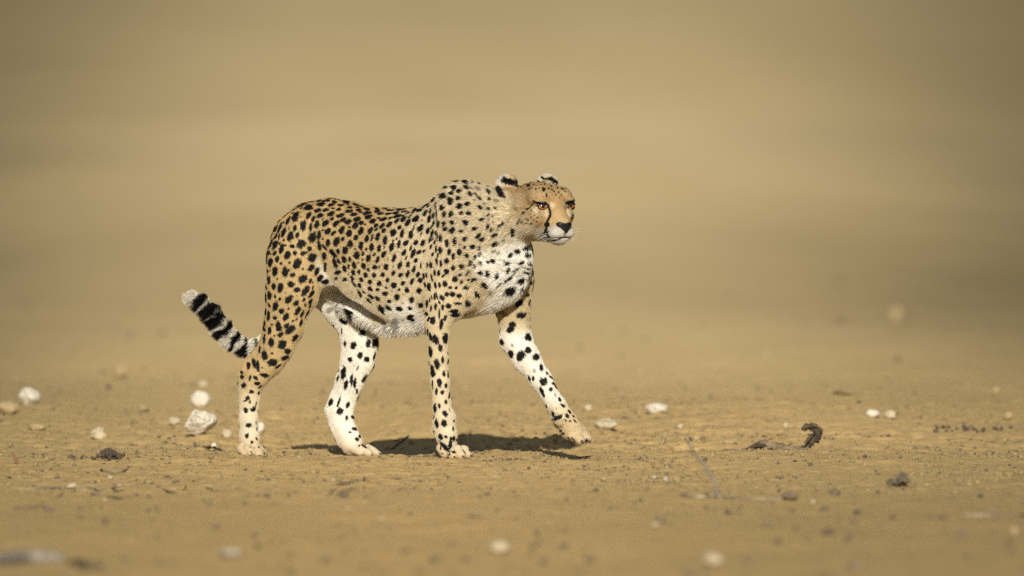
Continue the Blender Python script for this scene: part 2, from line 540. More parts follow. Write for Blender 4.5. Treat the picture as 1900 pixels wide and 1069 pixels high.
# ------------------------------------------------------------------ droppings: heaps of dark balls
def heap(name, spots, label, cat, mat, seed):
    root = empty(name, ground_pt(spots[0][0], spots[0][1]))
    root.location = Vector(root.location)
    tag(root, label, cat, 'heaps of dark droppings on the sand')
    rg = np.random.default_rng(seed)
    meshes = []
    for j in range(4):
        v = ICO2[0] * (1 + 0.16 * rg.normal(size=(len(ICO2[0]), 1)))
        v = v * np.array([1.15, 0.95, 0.85])
        me = fast_mesh('dropping', v, ICO2[1]); me.materials.append(mat); meshes.append(me)
    for (px, by, r, up, dy) in spots:
        p = ground_pt(px, by); p = p + np.array([0, dy, 0]); p[2] = float(gh(p[0], p[1])) + up * PX + r * PX * 0.6
        o = bpy.data.objects.new('dropping', meshes[rg.integers(4)])
        o.location = Vector(p) - root.location
        o.scale = [r * PX] * 3
        o.rotation_euler = rg.random(3) * 6
        link(o, root)
    return root


ICO2 = ico(2)
dung_m = earth_mat('dry_dung', (0.035, 0.029, 0.022), (0.14, 0.11, 0.075), 3, bump=0.5, bscale=8)
rg = np.random.default_rng(3)
sp = []
for i in range(64):
    t = rg.normal() * 0.38
    x = 203 + 34 * t
    lv = max(0, 1 - abs(t) * 1.0)
    sp.append((x, 853 + rg.uniform(-6, 3), rg.uniform(2.6, 4.4), rg.random() * 15 * lv, rg.uniform(-0.02, 0.02)))
heap('dung_heap', sp, 'heap of dark round droppings left of the hind foot', 'droppings', dung_m, 8)
sp = [(rg.uniform(122, 172), 852 + rg.uniform(-2, 2), rg.uniform(2, 4), 0, 0) for _ in range(13)]
heap('dropping_trail', sp, 'short trail of dark droppings leading left from the heap', 'droppings', dung_m, 9)
sp = [(rg.uniform(1725, 1895), 797 + rg.uniform(-3, 6), rg.uniform(2.4, 4.4), 0, 0) for _ in range(30)]
heap('dropping_trail', sp, 'long line of dark droppings at the right edge', 'droppings', dung_m, 10)
clump_m = earth_mat('old_dung', (0.07, 0.055, 0.038), (0.24, 0.19, 0.12), 3, bump=0.5, bscale=8)
sp = []
for i in range(34):
    t = rg.uniform(-1, 1)
    h = (1 - abs(t - 0.25) * 0.85)
    sp.append((1669 + 20 * t, 903 + rg.uniform(-3, 2), rg.uniform(3.5, 5.8), rg.random() * 25 * max(h, 0), rg.uniform(-0.015, 0.015)))
heap('dung_lump', sp, 'upright crusted lump of grey brown droppings below the driftwood on the right', 'droppings', clump_m, 11)

# ------------------------------------------------------------------ sticks, driftwood and twigs
drift_m = earth_mat('driftwood', (0.032, 0.024, 0.016), (0.15, 0.11, 0.068), 60, bump=0.8, bscale=120)
stick_m = earth_mat('pale_stick', (0.20, 0.155, 0.10), (0.36, 0.30, 0.20), 50, bump=0.5, bscale=120)
GS = 'sticks and twigs lying on the sand'


def stick(name, pix, rad, mat, label, cat='stick', base=None, n=4, seg=8, wob=0.12, seed=0, lying=True, parts=()):
    """pix: photograph pixels along the stick; base: the pixel at which it touches the ground"""
    bx, by = (base or pix[-1])[:2]
    g0 = ground_pt(bx, by)
    y0 = g0[1]
    pts = []
    for i, q in enumerate(pix):
        dy = q[2] if len(q) > 2 else 0.0
        if lying and len(q) == 2:
            p = ground_pt(q[0], q[1]); p[1] = min(max(p[1], y0 - 0.25), y0 + 0.25); p[2] = float(gh(p[0], p[1])) + rad[min(i, len(rad) - 1)] * PX * 0.6
        else:
            p = W(q[0], q[1], y0 + dy)
        pts.append(p)
    cv = catmull(pts, n)
    rr = np.interp(np.linspace(0, 1, len(cv)), np.linspace(0, 1, len(rad)), rad) * PX
    c = Vector(g0)
    v, f = tube([Vector(p) - c for p in cv], rr, seg=seg, wob=wob, seed=seed)
    o = mesh_obj(name, v, f, mat)
    o.location = c
    return tag(o, label, cat, GS)


# hooked driftwood: an Empty with the hook and the lying stem
g0 = ground_pt(1490, 838)
root = empty('driftwood', g0)
tag(root, 'dark gnarled driftwood branch with a hooked end rearing up, on the right', 'driftwood', GS)


def branch(name, pix, rad, mat, seed, wob=0.34, seg=9, n=6):
    pts = [W(a, b_, g0[1] + (c[0] if c else 0)) for a, b_, *c in pix]
    cv = catmull(pts, n)
    rr = np.interp(np.linspace(0, 1, len(cv)), np.linspace(0, 1, len(rad)), rad) * PX
    rg2 = np.random.default_rng(seed)
    rr = rr * (1 + 0.22 * vnoise(np.arange(len(rr)) * 0.55 + seed, np.zeros(len(rr)), seed))
    v, f = tube([Vector(p) - Vector(g0) for p in cv], rr, seg=seg, wob=wob, seed=seed)
    return mesh_obj(name, v, f, mat, root)


stem_m = earth_mat('weathered_root', (0.10, 0.075, 0.047), (0.29, 0.22, 0.14), 60, bump=0.8, bscale=120)
branch('hook', [(1490, 797, -0.02), (1495, 793, -0.015), (1503, 791, 0), (1513, 796, 0), (1517, 805, 0), (1514, 813, 0), (1505, 821, 0), (1497, 829, 0), (1484, 834, 0)],
       [4.6, 5.4, 5.0, 7.6, 10.4, 8.0, 9.0, 6.0, 4.6], drift_m, 3, wob=0.42, seg=7)
branch('stem', [(1500, 828, 0.0), (1484, 834, 0), (1462, 832, 0.0), (1443, 829, 0), (1424, 827, 0), (1410, 828, 0), (1396, 833, 0), (1378, 836, 0), (1352, 838, -0.02), (1330, 840, -0.03), (1306, 842, -0.05)],
       [4.4, 5.4, 5.2, 6.5, 8.0, 8.2, 6.0, 4.6, 3.6, 2.8, 1.6], stem_m, 4)
branch('stub', [(1420, 828, -0.01), (1405, 826, -0.03), (1392, 830, -0.05), (1380, 838, -0.06)], [4.0, 3.6, 2.8, 1.6], drift_m, 6)
branch('splinter', [(1508, 806, -0.01), (1499, 816, -0.02), (1492, 828, -0.02)], [3.0, 3.4, 1.0], drift_m, 8)
branch('splinter', [(1514, 800, -0.01), (1523, 797, -0.02), (1526, 805, -0.02)], [5.0, 3.4, 0.8], drift_m, 9)
branch('knot', [(1508, 793, -0.01), (1512, 789, -0.015), (1518, 794, -0.02)], [2.5, 3.6, 2.0], drift_m, 7)

stick('twig', [(1271, 812, 0.0), (1290, 843, 0.02), (1309, 866, 0.03), (1324, 893, 0.02), (1333, 926, 0.0)], [1.6, 2.5, 2.9, 3.1, 3.6], earth_mat('grey_twig', (0.13, 0.105, 0.075), (0.25, 0.21, 0.155), 50, bump=0.5, bscale=120),
      'thin curved twig standing up out of the foreground sand, blurred', 'twig', lying=False, seed=1)
stick('stick', [(1268, 919), (1300, 925), (1332, 925), (1400, 930), (1450, 928), (1474, 926)], [1.5, 3.6, 3.2, 2.6, 2.6, 1.6], stick_m,
      'long pale fallen stick at the foot of the curved standing twig', base=(1332, 926), seed=2)
stick('stick', [(1306, 846), (1330, 848), (1362, 851)], [0.8, 1.3, 0.9], stick_m, 'thin pale straight stick lying in front of the driftwood', base=(1330, 848), seed=3)
stick('twig', [(1236, 803, 0.0), (1232, 813, 0.0), (1227, 826, 0.0)], [1.0, 1.6, 2.6], stick_m, 'short upright stub of twig right of the front paw', 'twig', lying=False, seed=4)
stick('twig', [(759, 808, 0.0), (745, 820, 0), (733, 829, 0), (724, 836, 0)], [1.2, 2.4, 2.4, 2.0], bark_m, 'dark twig slanting up behind the feet between hind and front legs', 'twig', lying=False, seed=5)
stick('stick', [(187, 875), (212, 878), (237, 877)], [2.0, 2.2, 1.6], stick_m, 'short straight grey stick below the dung heap', seed=6)
stick('stick', [(183, 910), (203, 908), (218, 902, 0.0), (229, 898, 0.0)], [1.8, 2.2, 2.6, 2.6], stick_m, 'stick with a raised broken end, on the left', base=(190, 910), seed=7)
stick('stick', [(22, 911), (70, 908), (120, 906), (160, 908), (196, 911)], [1.6, 2.0, 2.6, 1.8, 1.2], stick_m, 'long thin stick lying across the sand at the left', base=(110, 907), seed=8)
stick('wood_chip', [(124, 904, 0), (133, 901, 0), (141, 900, 0)], [3.0, 4.4, 4.2], cream_m, 'pale broken chip of wood lying on the long thin stick', 'wood chip', base=(132, 908), lying=False, n=2, seg=5, seed=9)
stick('stick', [(27, 944), (55, 943), (84, 941)], [1.8, 2.0, 1.4], bark_m, 'dark stick in front of the long thin stick at the left', seed=10)
stick('stick', [(184, 920), (205, 924), (230, 926)], [1.2, 2.2, 1.5], bark_m, 'short brown stick in front of the raised stick', seed=24)
stick('splinter', [(22, 838, 0), (28, 850, 0), (34, 862, 0)], [0.8, 3.0, 2.4], earth_mat('red_wood', (0.13, 0.066, 0.04), (0.22, 0.12, 0.072), 40), 'reddish splinter standing in the sand near the left edge', 'splinter', lying=False, seed=11)
stick('twig', [(335, 910), (341, 907), (345, 903, 0), (344, 899, 0)], [0.8, 1.3, 1.3, 0.7], bark_m, 'small curled twig in front of the hind foot', 'twig', base=(338, 910), seed=12)
stick('twig', [(303, 909), (313, 915), (324, 923)], [1.0, 2.2, 1.0], bark_m, 'short dark twig left of the curled twig', 'twig', base=(313, 915), seed=13)
stick('twig', [(382, 905), (393, 909), (403, 915)], [0.8, 1.2, 0.8], bark_m, 'thin twig right of the curled twig', 'twig', base=(393, 909), seed=14)
stick('twig', [(617, 903, 0), (628, 899, 0), (641, 897, 0), (655, 893, 0)], [0.8, 2.0, 3.4, 1.2], bark_m, 'dark curled leaf stalk on the sand below the far hind foot', 'twig', base=(638, 901), lying=False, seed=15)
stick('twig', [(618, 921, 0), (633, 914, 0), (645, 910, 0), (662, 905, 0)], [0.8, 1.8, 2.2, 0.8], bark_m, 'dark twig just in front of the curled leaf stalk', 'twig', base=(636, 917), lying=False, seed=16)
stick('twig', [(1073, 850, 0), (1086, 848, 0), (1100, 846, 0)], [0.8, 1.8, 0.8], bark_m, 'thin dark twig on the sand below the lifted paw', 'twig', base=(1086, 851), lying=False, seed=17)
stick('twig', [(386, 846, 0), (391, 852, 0), (397, 847, 0), (389, 858, 0)], [0.7, 1.2, 0.9, 0.8], bark_m, 'wiry bent twig left of the near hind foot', 'twig', base=(391, 859), lying=False, seed=18)
stick('stick', [(1795, 968), (1830, 965), (1865, 960), (1899, 957)], [2.2, 3.4, 3.0, 2.6], stick_m, 'pale blurred stick at the right edge of the foreground', seed=19)
stick('log', [(-30, 1052), (30, 1046), (80, 1043), (120, 1040)], [9, 13, 12, 7], earth_mat('weathered_wood', (0.16, 0.135, 0.10), (0.34, 0.30, 0.24), 30, bump=0.6), 'weathered grey log in the blurred lower left corner', 'log', base=(60, 1046), seed=20)
stick('log', [(132, 1050), (160, 1056), (190, 1057)], [6, 9, 5], drift_m, 'short dark log right of the weathered grey log', 'log', base=(160, 1056), seed=21)
stick('twig', [(100, 925), (112, 920, 0), (118, 912, 0)], [1.0, 2.0, 1.2], bark_m, 'small dark forked twig under the pale wood chip', 'twig', base=(108, 925), seed=22)
stick('twig', [(1744, 795, 0), (1752, 790, 0), (1757, 797, 0)], [0.8, 1.6, 1.0], bark_m, 'bent dark twig beside the line of droppings', 'twig', base=(1750, 798), lying=False, seed=23)
stick('stick', [(865, 959), (885, 961), (906, 965)], [1.2, 2.6, 1.4], stick_m, 'short pale stick in front of the near front paw', seed=25)

# ------------------------------------------------------------------ cheetah: one continuous body grown from a blended distance field
YAW = R(28)
AX = np.array([math.cos(YAW), -math.sin(YAW), 0.0])      # towards the chest
LAT = np.array([math.sin(YAW), math.cos(YAW), 0.0])      # towards the animal's far (left) side
ZUP = np.array([0, 0, 1.0])
BODYM = np.stack([AX, LAT, ZUP])
# head frame: forward, right (near side), up
HA = R(55)
HF = np.array([math.cos(HA), -math.sin(HA), 0.0])
HR = np.array([-math.sin(HA), -math.cos(HA), 0.0])
HY = -0.265
HC = W(1009, 385, HY)
HEADM = np.stack([HF, HR, ZUP])


def yax(px):                         # depth of the body's axis at a photograph column
    return (700 - px) / 660.0 * math.tan(YAW)


PR = []        # (group, kind, data..., flow, furlen, outdir)
groups = {}


def add(grp, prim):
    groups.setdefault(grp, []).append(prim)


def chain(grp, pts, ratio=1.0, k=0.012, fur=0.008, flow=1, out=None, M=BODYM, shrink=2.0):
    """pts: (px, py, r px, y) stations; consecutive stations make round cones"""
    P = [W(p[0], p[1], p[3]) for p in pts]
    rr = [max(p[2] - shrink, 1.0) * PX for p in pts]
    for i in range(len(P) - 1):
        f = P[i + 1] - P[i]
        f = f / (np.linalg.norm(f) + 1e-9) * flow
        add(grp, dict(t='cone', a=P[i], b=P[i + 1], ra=rr[i], rb=rr[i + 1], ratio=ratio, M=M, k=k, fur=fur, flow=f, out=out))


def ell(grp, c, rad, M=np.eye(3), k=0.012, fur=0.008, flow=(0, 0, -1), out=None, sub=False):
    add(grp, dict(t='ell', c=np.asarray(c, float), rad=np.asarray(rad, float), M=M, k=k, fur=fur, flow=np.asarray(flow, float), out=out, sub=sub))


def hp(f, r, u):
    return HC + HF * f + HR * r + ZUP * u


def hell(f, r, u, rad, k=0.012, fur=0.006, flow=None, sub=False, grp='head', rot=None):
    M = HEADM if rot is None else rot @ HEADM
    fl = -HF + HR * (0.5 * np.sign(r)) - ZUP * 0.25 if flow is None else HF * flow[0] + HR * flow[1] + ZUP * flow[2]
    fl = fl / np.linalg.norm(fl)
    ell(grp, hp(f, r, u), rad, M, k, fur, fl, None, sub)


def hcone(p, q, ra, rb, k=0.012, fur=0.004, flow=None, ratio=1.0):
    fl = -HF + HR * (0.3 * np.sign(p[1])) if flow is None else HF * flow[0] + HR * flow[1] + ZUP * flow[2]
    fl = fl / np.linalg.norm(fl)
    add('head', dict(t='cone', a=hp(*p), b=hp(*q), ra=ra, rb=rb, ratio=ratio, M=HEADM, k=k, fur=fur, flow=fl, out=None))


y_ = yax
# trunk, from the chest backwards
chain('trunk', [(870, 462, 90, y_(880)), (846, 478, 106, y_(848)), (802, 495, 101, y_(800)), (765, 501, 105, y_(765)), (720, 499, 101, y_(720)),
                (680, 486, 95, y_(680)), (645, 469, 85, y_(645)), (612, 454, 74, y_(612)), (578, 452, 66, y_(580)), (556, 456, 60, y_(558))],
      ratio=0.70, k=0.03, fur=0.0068)
# spine and rump top line
chain('trunk', [(805, 396, 18, y_(800)), (770, 411, 18, y_(770)), (725, 412, 18, y_(725)), (690, 409, 18, y_(690)), (650, 399, 18, y_(650)), (610, 394, 20, y_(610)), (570, 404, 22, y_(570)), (543, 434, 26, y_(550))],
      ratio=1.0, k=0.03, fur=0.0085)
# belly with its loose fringe
chain('trunk', [(800, 565, 42, y_(800)), (760, 580, 32, y_(760)), (725, 580, 32, y_(725) + 0.01), (690, 564, 33, y_(690) + 0.015), (660, 547, 35, y_(660) + 0.03), (634, 525, 31, y_(635) + 0.055), (600, 495, 28, y_(600) + 0.07)],
      ratio=1.0, k=0.02, fur=0.030)
# flank fold on the near side
FOLD = [(598, 452), (616, 474), (638, 506), (664, 533), (690, 556), (712, 574), (728, 586)]
chain('fold', [(a, b, rr_, y_(a) - q) for (a, b), q, rr_ in zip(FOLD, (0.066, 0.070, 0.074, 0.077, 0.076, 0.070, 0.058), (10, 12, 13, 13, 12, 10, 6))], ratio=1.0, k=0.012, fur=0.007, flow=1, shrink=1)
# the flank is drawn in behind the fold: a hollow in front of the thigh
for (a, b, rt) in (((602, 553, 22), (628, 549, 21), 2.4), ((632, 548, 18), (674, 574, 17), 1.3), ((674, 574, 17), (706, 600, 12), 1.2)):
    A_, B_ = W(a[0], a[1], y_(a[0]) - 0.054), W(b[0], b[1], y_(b[0]) - 0.054)
    add('trunk', dict(t='cone', a=A_, b=B_, ra=a[2] * PX, rb=b[2] * PX, ratio=rt, M=BODYM, k=0.012, fur=0.01, flow=-AX, out=None, sub=True))
# chest and neck
chain('trunk', [(880, 478, 86, -0.15), (920, 496, 62, -0.175), (932, 502, 48, -0.19)], ratio=0.85, k=0.03, fur=0.012, flow=-1)
chain('trunk', [(934, 470, 50, -0.185), (922, 518, 46, -0.18), (902, 538, 36, -0.165), (870, 548, 36, -0.14)], ratio=0.9, k=0.03, fur=0.014, flow=1)
chain('neck', [(965, 400, 46, -0.235), (935, 408, 55, -0.215), (905, 418, 68, -0.18), (868, 423, 80, -0.14)], ratio=0.88, k=0.025, fur=0.011)
chain('neck', [(905, 371, 20, -0.165), (870, 361, 22, -0.13), (845, 360, 20, -0.115), (820, 379, 16, -0.10)], ratio=0.9, k=0.025, fur=0.013)
# near shoulder and front leg (planted)
YN = -0.195
chain('nfs', [(846, 372, 30, -0.165), (838, 420, 46, -0.178), (834, 480, 54, -0.186), (830, 530, 50, -0.188), (818, 570, 34, -0.19)], ratio=0.62, k=0.02, fur=0.007, out=-LAT)
chain('nfs', [(872, 495, 42, -0.195), (866, 535, 38, -0.19), (838, 568, 28, -0.19)], ratio=0.75, k=0.02, fur=0.012, out=-LAT)
chain('nfs', [(820, 560, 34, YN), (812, 598, 25.5, YN), (812.5, 620, 20.5, YN), (813.5, 665, 19.5, YN), (816.5, 710, 18.5, YN), (820, 752, 18, YN), (825.5, 776, 21, YN), (828, 806, 20.5, YN), (832, 832, 19, YN)],
      ratio=0.88, k=0.012, fur=0.005, out=-LAT)
for (a, b, r, yy) in ((822, 842, 11, YN - 0.028), (837, 845, 11.5, YN - 0.045), (852, 845, 11, YN - 0.040), (864, 844, 10, YN - 0.012)):
    chain('nfs', [(a - 3, b - 10, r + 1, yy + 0.015), (a + 4, b, r, yy)], ratio=1.0, k=0.003, fur=0.003, out=-LAT, shrink=2.2)
chain('nfs', [(812, 782, 10, YN), (806, 797, 7, YN + 0.01)], k=0.008, fur=0.014, out=-LAT)
# far shoulder and front leg (stretched forward, paw lifted)
YF = -0.105
chain('ffs', [(925, 410, 34, -0.10), (943, 470, 45, -0.105), (950, 520, 40, -0.115), (950, 560, 35, YF), (953, 592, 28, YF)], ratio=0.8, k=0.02, fur=0.010, out=LAT)
chain('ffs', [(953, 575, 30, YF), (957, 629, 30.5, YF), (976, 665, 27, YF - 0.02), (1004, 704, 20.5, YF - 0.04), (1032, 752, 18.5, YF - 0.062), (1047, 779, 20.5, YF - 0.07), (1060, 796, 21, YF - 0.078), (1074, 808, 15, YF - 0.085)],
      ratio=0.88, k=0.014, fur=0.006, out=LAT)
for (a, b, r, yy) in ((1061, 810, 10, -0.205), (1074, 816, 11, -0.215), (1087, 813, 11, -0.198), (1085, 806, 10, -0.175)):
    chain('ffs', [(a - 9, b - 10, r + 2, yy + 0.02), (a + 3, b + 1, r, yy)], ratio=1.0, k=0.003, fur=0.003, out=LAT, shrink=2.2)
chain('ffs', [(1032, 775, 13, -0.19), (1040, 784, 9, -0.2)], k=0.007, fur=0.010, out=LAT)
# near hind leg (stretched back)
chain('nhl', [(557, 436, 46, 0.052), (543, 480, 51, 0.05), (539, 545, 49, 0.052), (528, 600, 40, 0.058), (514, 640, 34, 0.065), (499, 668, 29, 0.072), (483, 688, 25, 0.08)], ratio=0.62, k=0.02, fur=0.006, out=-LAT)
chain('nhl', [(583, 455, 30, 0.03), (580, 510, 26, 0.035), (572, 550, 20, 0.045)], ratio=0.6, k=0.02, fur=0.007, out=-LAT)
chain('nhl', [(492, 675, 25, 0.075), (474, 696, 26, 0.085), (463, 720, 22, 0.088), (462, 745, 20.5, 0.085), (461, 780, 19, 0.08), (463, 810, 19.5, 0.075), (465, 832, 21, 0.072)], ratio=0.85, k=0.012, fur=0.005, out=-LAT)
chain('nhl', [(474, 660, 11, 0.08), (458, 682, 11, 0.09), (451, 697, 10, 0.09), (450, 725, 9, 0.088)], ratio=0.8, k=0.010, fur=0.004, out=-LAT, shrink=1)
for (a, b, r, yy) in ((456, 843, 10.5, 0.045), (468, 844, 11, 0.03), (481, 843.5, 11, 0.036), (487, 842, 9.5, 0.065)):
    chain('nhl', [(a - 7, b - 10, r + 2, yy + 0.02), (a, b - 1, r, yy)], ratio=1.0, k=0.003, fur=0.003, out=-LAT, shrink=2.2)
# far hind leg (forward under the belly)
chain('fhl', [(590, 460, 56, 0.18), (608, 520, 52, 0.160), (640, 568, 42, 0.130), (664, 605, 37.5, 0.105), (668, 638, 35.5, 0.10), (664, 668, 32.5, 0.102), (649, 709, 27, 0.11), (639, 737, 24.5, 0.118), (632, 765, 25, 0.12)],
      ratio=0.68, k=0.016, fur=0.008, out=LAT)
chain('fhl', [(632, 760, 26, 0.12), (634, 780, 24, 0.118), (645, 806, 22, 0.113), (652, 822, 23, 0.108), (662, 834, 16, 0.10)], ratio=0.85, k=0.012, fur=0.004, out=LAT)
chain('fhl', [(622, 735, 10, 0.125), (613, 760, 10, 0.127), (621, 790, 9, 0.124), (632, 820, 9, 0.118)], k=0.010, fur=0.004, out=LAT, shrink=1)
for (a, b, r, yy) in ((668, 839, 10, 0.07), (684, 841, 9.5, 0.06), (702, 843, 8, 0.085), (696, 841, 8.5, 0.115)):
    chain('fhl', [(a - 13, b - 8, r + 2.5, yy + 0.02), (a, b, r, yy)], ratio=1.0, k=0.003, fur=0.003, out=LAT, shrink=2.2)
# tail
TAIL = [(528, 436, 18, 0.165), (518, 500, 16, 0.16), (510, 560, 15, 0.155), (505, 605, 15, 0.15), (492, 634, 15.5, 0.145), (474, 643, 16.5, 0.14), (452, 642, 17, 0.14), (431, 630, 18, 0.14), (412, 609, 18.5, 0.14), (393, 583, 18, 0.14), (373, 563, 16.5, 0.14), (358, 552, 12.5, 0.14), (349, 548.5, 7, 0.14)]
chain('tail', TAIL, k=0.01, fur=0.019, shrink=5.5)

# head, in its own frame (metres: forward, right, up)
hell(-0.030, 0, 0.012, (0.086, 0.070, 0.058), k=0.02, fur=0.008)
for s in (1, -1):
    hell(0.030, s * 0.034, 0.031, (0.032, 0.034, 0.028), k=0.02, fur=0.004)          # brows
    hell(0.042, s * 0.056, 0.020, (0.018, 0.016, 0.007), k=0.014, fur=0.005)          # brow ridge over the eye
    hell(0.026, s * 0.046, -0.024, (0.036, 0.027, 0.028), k=0.02, fur=0.006)         # cheek bone
    hell(-0.020, s * 0.050, -0.034, (0.052, 0.032, 0.042), k=0.02, fur=0.012)         # jowl
    hell(-0.062, s * 0.055, -0.022, (0.045, 0.030, 0.050), k=0.025, fur=0.016)        # ruff
    hell(0.086, s * 0.0185, -0.071, (0.024, 0.0205, 0.0165), k=0.008, fur=0.003, flow=(-0.5, s * 1.0, -0.55))      # muzzle pads
    # ears: a flattened cup
    ea = 34 if s > 0 else 14                # each ear is turned its own way
    cy, sy = math.cos(R(ea)), math.sin(R(ea))
    rot = np.array([[cy, sy, 0], [-sy, cy, 0], [0, 0, 1.0]])
    hell(-0.082, s * 0.068, 0.063, (0.014, 0.032, 0.029), k=0.010, fur=0.006, flow=(-0.1, s * 0.25, 1), rot=rot)
    hell(-0.067, s * 0.069 + (0.006 if s > 0 else 0.004), 0.062, (0.013, 0.021, 0.0195), k=0.004, fur=0.005, flow=(-0.2, s * 0.2, 1), sub=True, rot=rot)
hcone((0.040, 0, 0.008), (0.090, 0, -0.040), 0.030, 0.0215, k=0.018, fur=0.0025)      # bridge of the nose
hcone((0.050, 0, -0.050), (0.080, 0, -0.066), 0.036, 0.026, k=0.016, fur=0.004)       # muzzle
hell(0.076, 0, -0.089, (0.021, 0.020, 0.014), k=0.008, fur=0.004)                       # chin
hcone((0.060, 0, -0.070), (-0.03, 0, -0.048), 0.026, 0.044, k=0.02, fur=0.010)        # lower jaw
hell(0.083, 0, -0.0825, (0.030, 0.030, 0.0022), k=0.004, fur=0.001, sub=True)          # mouth line

# ---- field
H = 0.0026
PAD = 0.055


def p_bounds(p):
    if p['t'] == 'cone':
        r = max(p['ra'], p['rb']) * max(1, p['ratio'])
        return np.minimum(p['a'], p['b']) - r, np.maximum(p['a'], p['b']) + r
    r = p['rad'].max()
    return p['c'] - r, p['c'] + r


def p_dist(p, X):
    if p['t'] == 'ell':
        q = (X - p['c']) @ p['M'].T.astype(X.dtype)
        k0 = np.sqrt(((q / p['rad']) ** 2).sum(-1)) + 1e-9
        k1 = np.sqrt(((q / p['rad'] ** 2) ** 2).sum(-1)) + 1e-9
        return k0 * (k0 - 1) / k1
    s = np.array([1, 1 / p['ratio'], 1])
    q = ((X - p['a']) @ p['M'].T) * s
    ba = ((p['b'] - p['a']) @ p['M'].T) * s
    L2 = (ba * ba).sum()
    t = np.clip((q @ ba) / L2, 0, 1)
    # lean the foot of the perpendicular so that the cone's flank is straight
    L = math.sqrt(L2); g = (p['ra'] - p['rb']) / L
    if abs(g) < 0.95:
        h = np.sqrt(np.maximum((q * q).sum(-1) - (q @ ba) ** 2 / L2, 0))
        t = np.clip(((q @ ba) / L - h * g / math.sqrt(1 - g * g)) / L, 0, 1)
    d = np.sqrt(((q - t[..., None] * ba) ** 2).sum(-1)) - (p['ra'] + (p['rb'] - p['ra']) * t)
    return d * min(1.0, 0.5 + 0.5 * p['ratio'])


def smin(a, b, k):
    h = np.maximum(k - np.abs(a - b), 0) / k
    return np.minimum(a, b) - h * h * k * 0.25


lo = np.min([p_bounds(p)[0] for g in groups.values() for p in g], 0) - 0.02
hi = np.max([p_bounds(p)[1] for g in groups.values() for p in g], 0) + 0.02
dims = np.ceil((hi - lo) / H).astype(int) + 1
FIELD = np.full(dims, 1.0, np.float32)
GK = dict(trunk=0.03, fold=0.014, neck=0.03, nfs=0.011, ffs=0.020, nhl=0.020, fhl=0.016, tail=0.012, head=0.020)


def block(p0, p1):
    i0 = np.maximum(np.floor((p0 - lo) / H).astype(int), 0)
    i1 = np.minimum(np.ceil((p1 - lo) / H).astype(int) + 1, dims)
    ax = [lo[i] + H * np.arange(i0[i], i1[i]) for i in range(3)]
    X = np.stack(np.meshgrid(*ax, indexing='ij'), -1)
    return tuple(slice(a, b) for a, b in zip(i0, i1)), X


for g, prims in groups.items():
    b0 = np.min([p_bounds(p)[0] for p in prims], 0) - PAD
    b1 = np.max([p_bounds(p)[1] for p in prims], 0) + PAD
    gi0 = np.maximum(np.floor((b0 - lo) / H).astype(int), 0)
    gi1 = np.minimum(np.ceil((b1 - lo) / H).astype(int) + 1, dims)
    F = np.full(gi1 - gi0, 1.0, np.float32)
    for p in sorted(prims, key=lambda q: bool(q.get('sub'))):
        q0, q1 = p_bounds(p)
        pd = p['k'] + 0.012
        sl, X = block(q0 - pd, q1 + pd)
        sl = tuple(slice(s.start - o, s.stop - o) for s, o in zip(sl, gi0))
        d = p_dist(p, X).astype(np.float32)
        if p.get('sub'):
            F[sl] = -smin(-F[sl], d, p['k'])
        else:
            F[sl] = smin(F[sl], d, p['k'])
    sl = tuple(slice(a, b) for a, b in zip(gi0, gi1))
    FIELD[sl] = smin(FIELD[sl], F, GK[g])


def surface_nets(F):
    S = F < 0
    nxx, nyy, nzz = F.shape
    cnt = np.zeros((nxx - 1, nyy - 1, nzz - 1), np.int8)
    offs = [(i, j, k) for i in (0, 1) for j in (0, 1) for k in (0, 1)]
    for i, j, k in offs:
        cnt += S[i:nxx - 1 + i, j:nyy - 1 + j, k:nzz - 1 + k]
    cells = np.argwhere((cnt > 0) & (cnt < 8)).astype(np.int64)
    del cnt
    lin = (cells[:, 0] * nyy + cells[:, 1]) * nzz + cells[:, 2]
    val = {o: F[cells[:, 0] + o[0], cells[:, 1] + o[1], cells[:, 2] + o[2]].astype(np.float64) for o in offs}
    acc = np.zeros((len(cells), 3)); n = np.zeros(len(cells))
    for ax in range(3):
        for o in offs:
            if o[ax]: continue
            o2 = list(o); o2[ax] = 1; o2 = tuple(o2)
            a, b = val[o], val[o2]
            m_ = (a < 0) != (b < 0)
            t = np.where(m_, a / np.where(m_, a - b, 1), 0)
            pt = np.tile(np.array(o, float), (len(cells), 1)); pt[:, ax] += t
            acc += pt * m_[:, None]; n += m_
    V = lo + (cells + acc / n[:, None]) * H
    quads = []
    for ax in range(3):
        a = [slice(None)] * 3; b = [slice(None)] * 3
        a[ax] = slice(0, -1); b[ax] = slice(1, None)
        dif = S[tuple(a)] != S[tuple(b)]
        e = np.argwhere(dif).astype(np.int64)
        u, v = (ax + 1) % 3, (ax + 2) % 3
        e = e[(e[:, u] > 0) & (e[:, v] > 0)]
        inside = S[e[:, 0], e[:, 1], e[:, 2]]
        idx = []
        for du, dv in ((0, 0), (1, 0), (1, 1), (0, 1)):
            c = e.copy(); c[:, u] -= du; c[:, v] -= dv
            idx.append(np.searchsorted(lin, (c[:, 0] * nyy + c[:, 1]) * nzz + c[:, 2]))
        q = np.stack(idx, 1)
        q[~inside] = q[~inside][:, ::-1]
        quads.append(q)
    return V, np.concatenate(quads)


BV, BQ = surface_nets(FIELD)
del FIELD
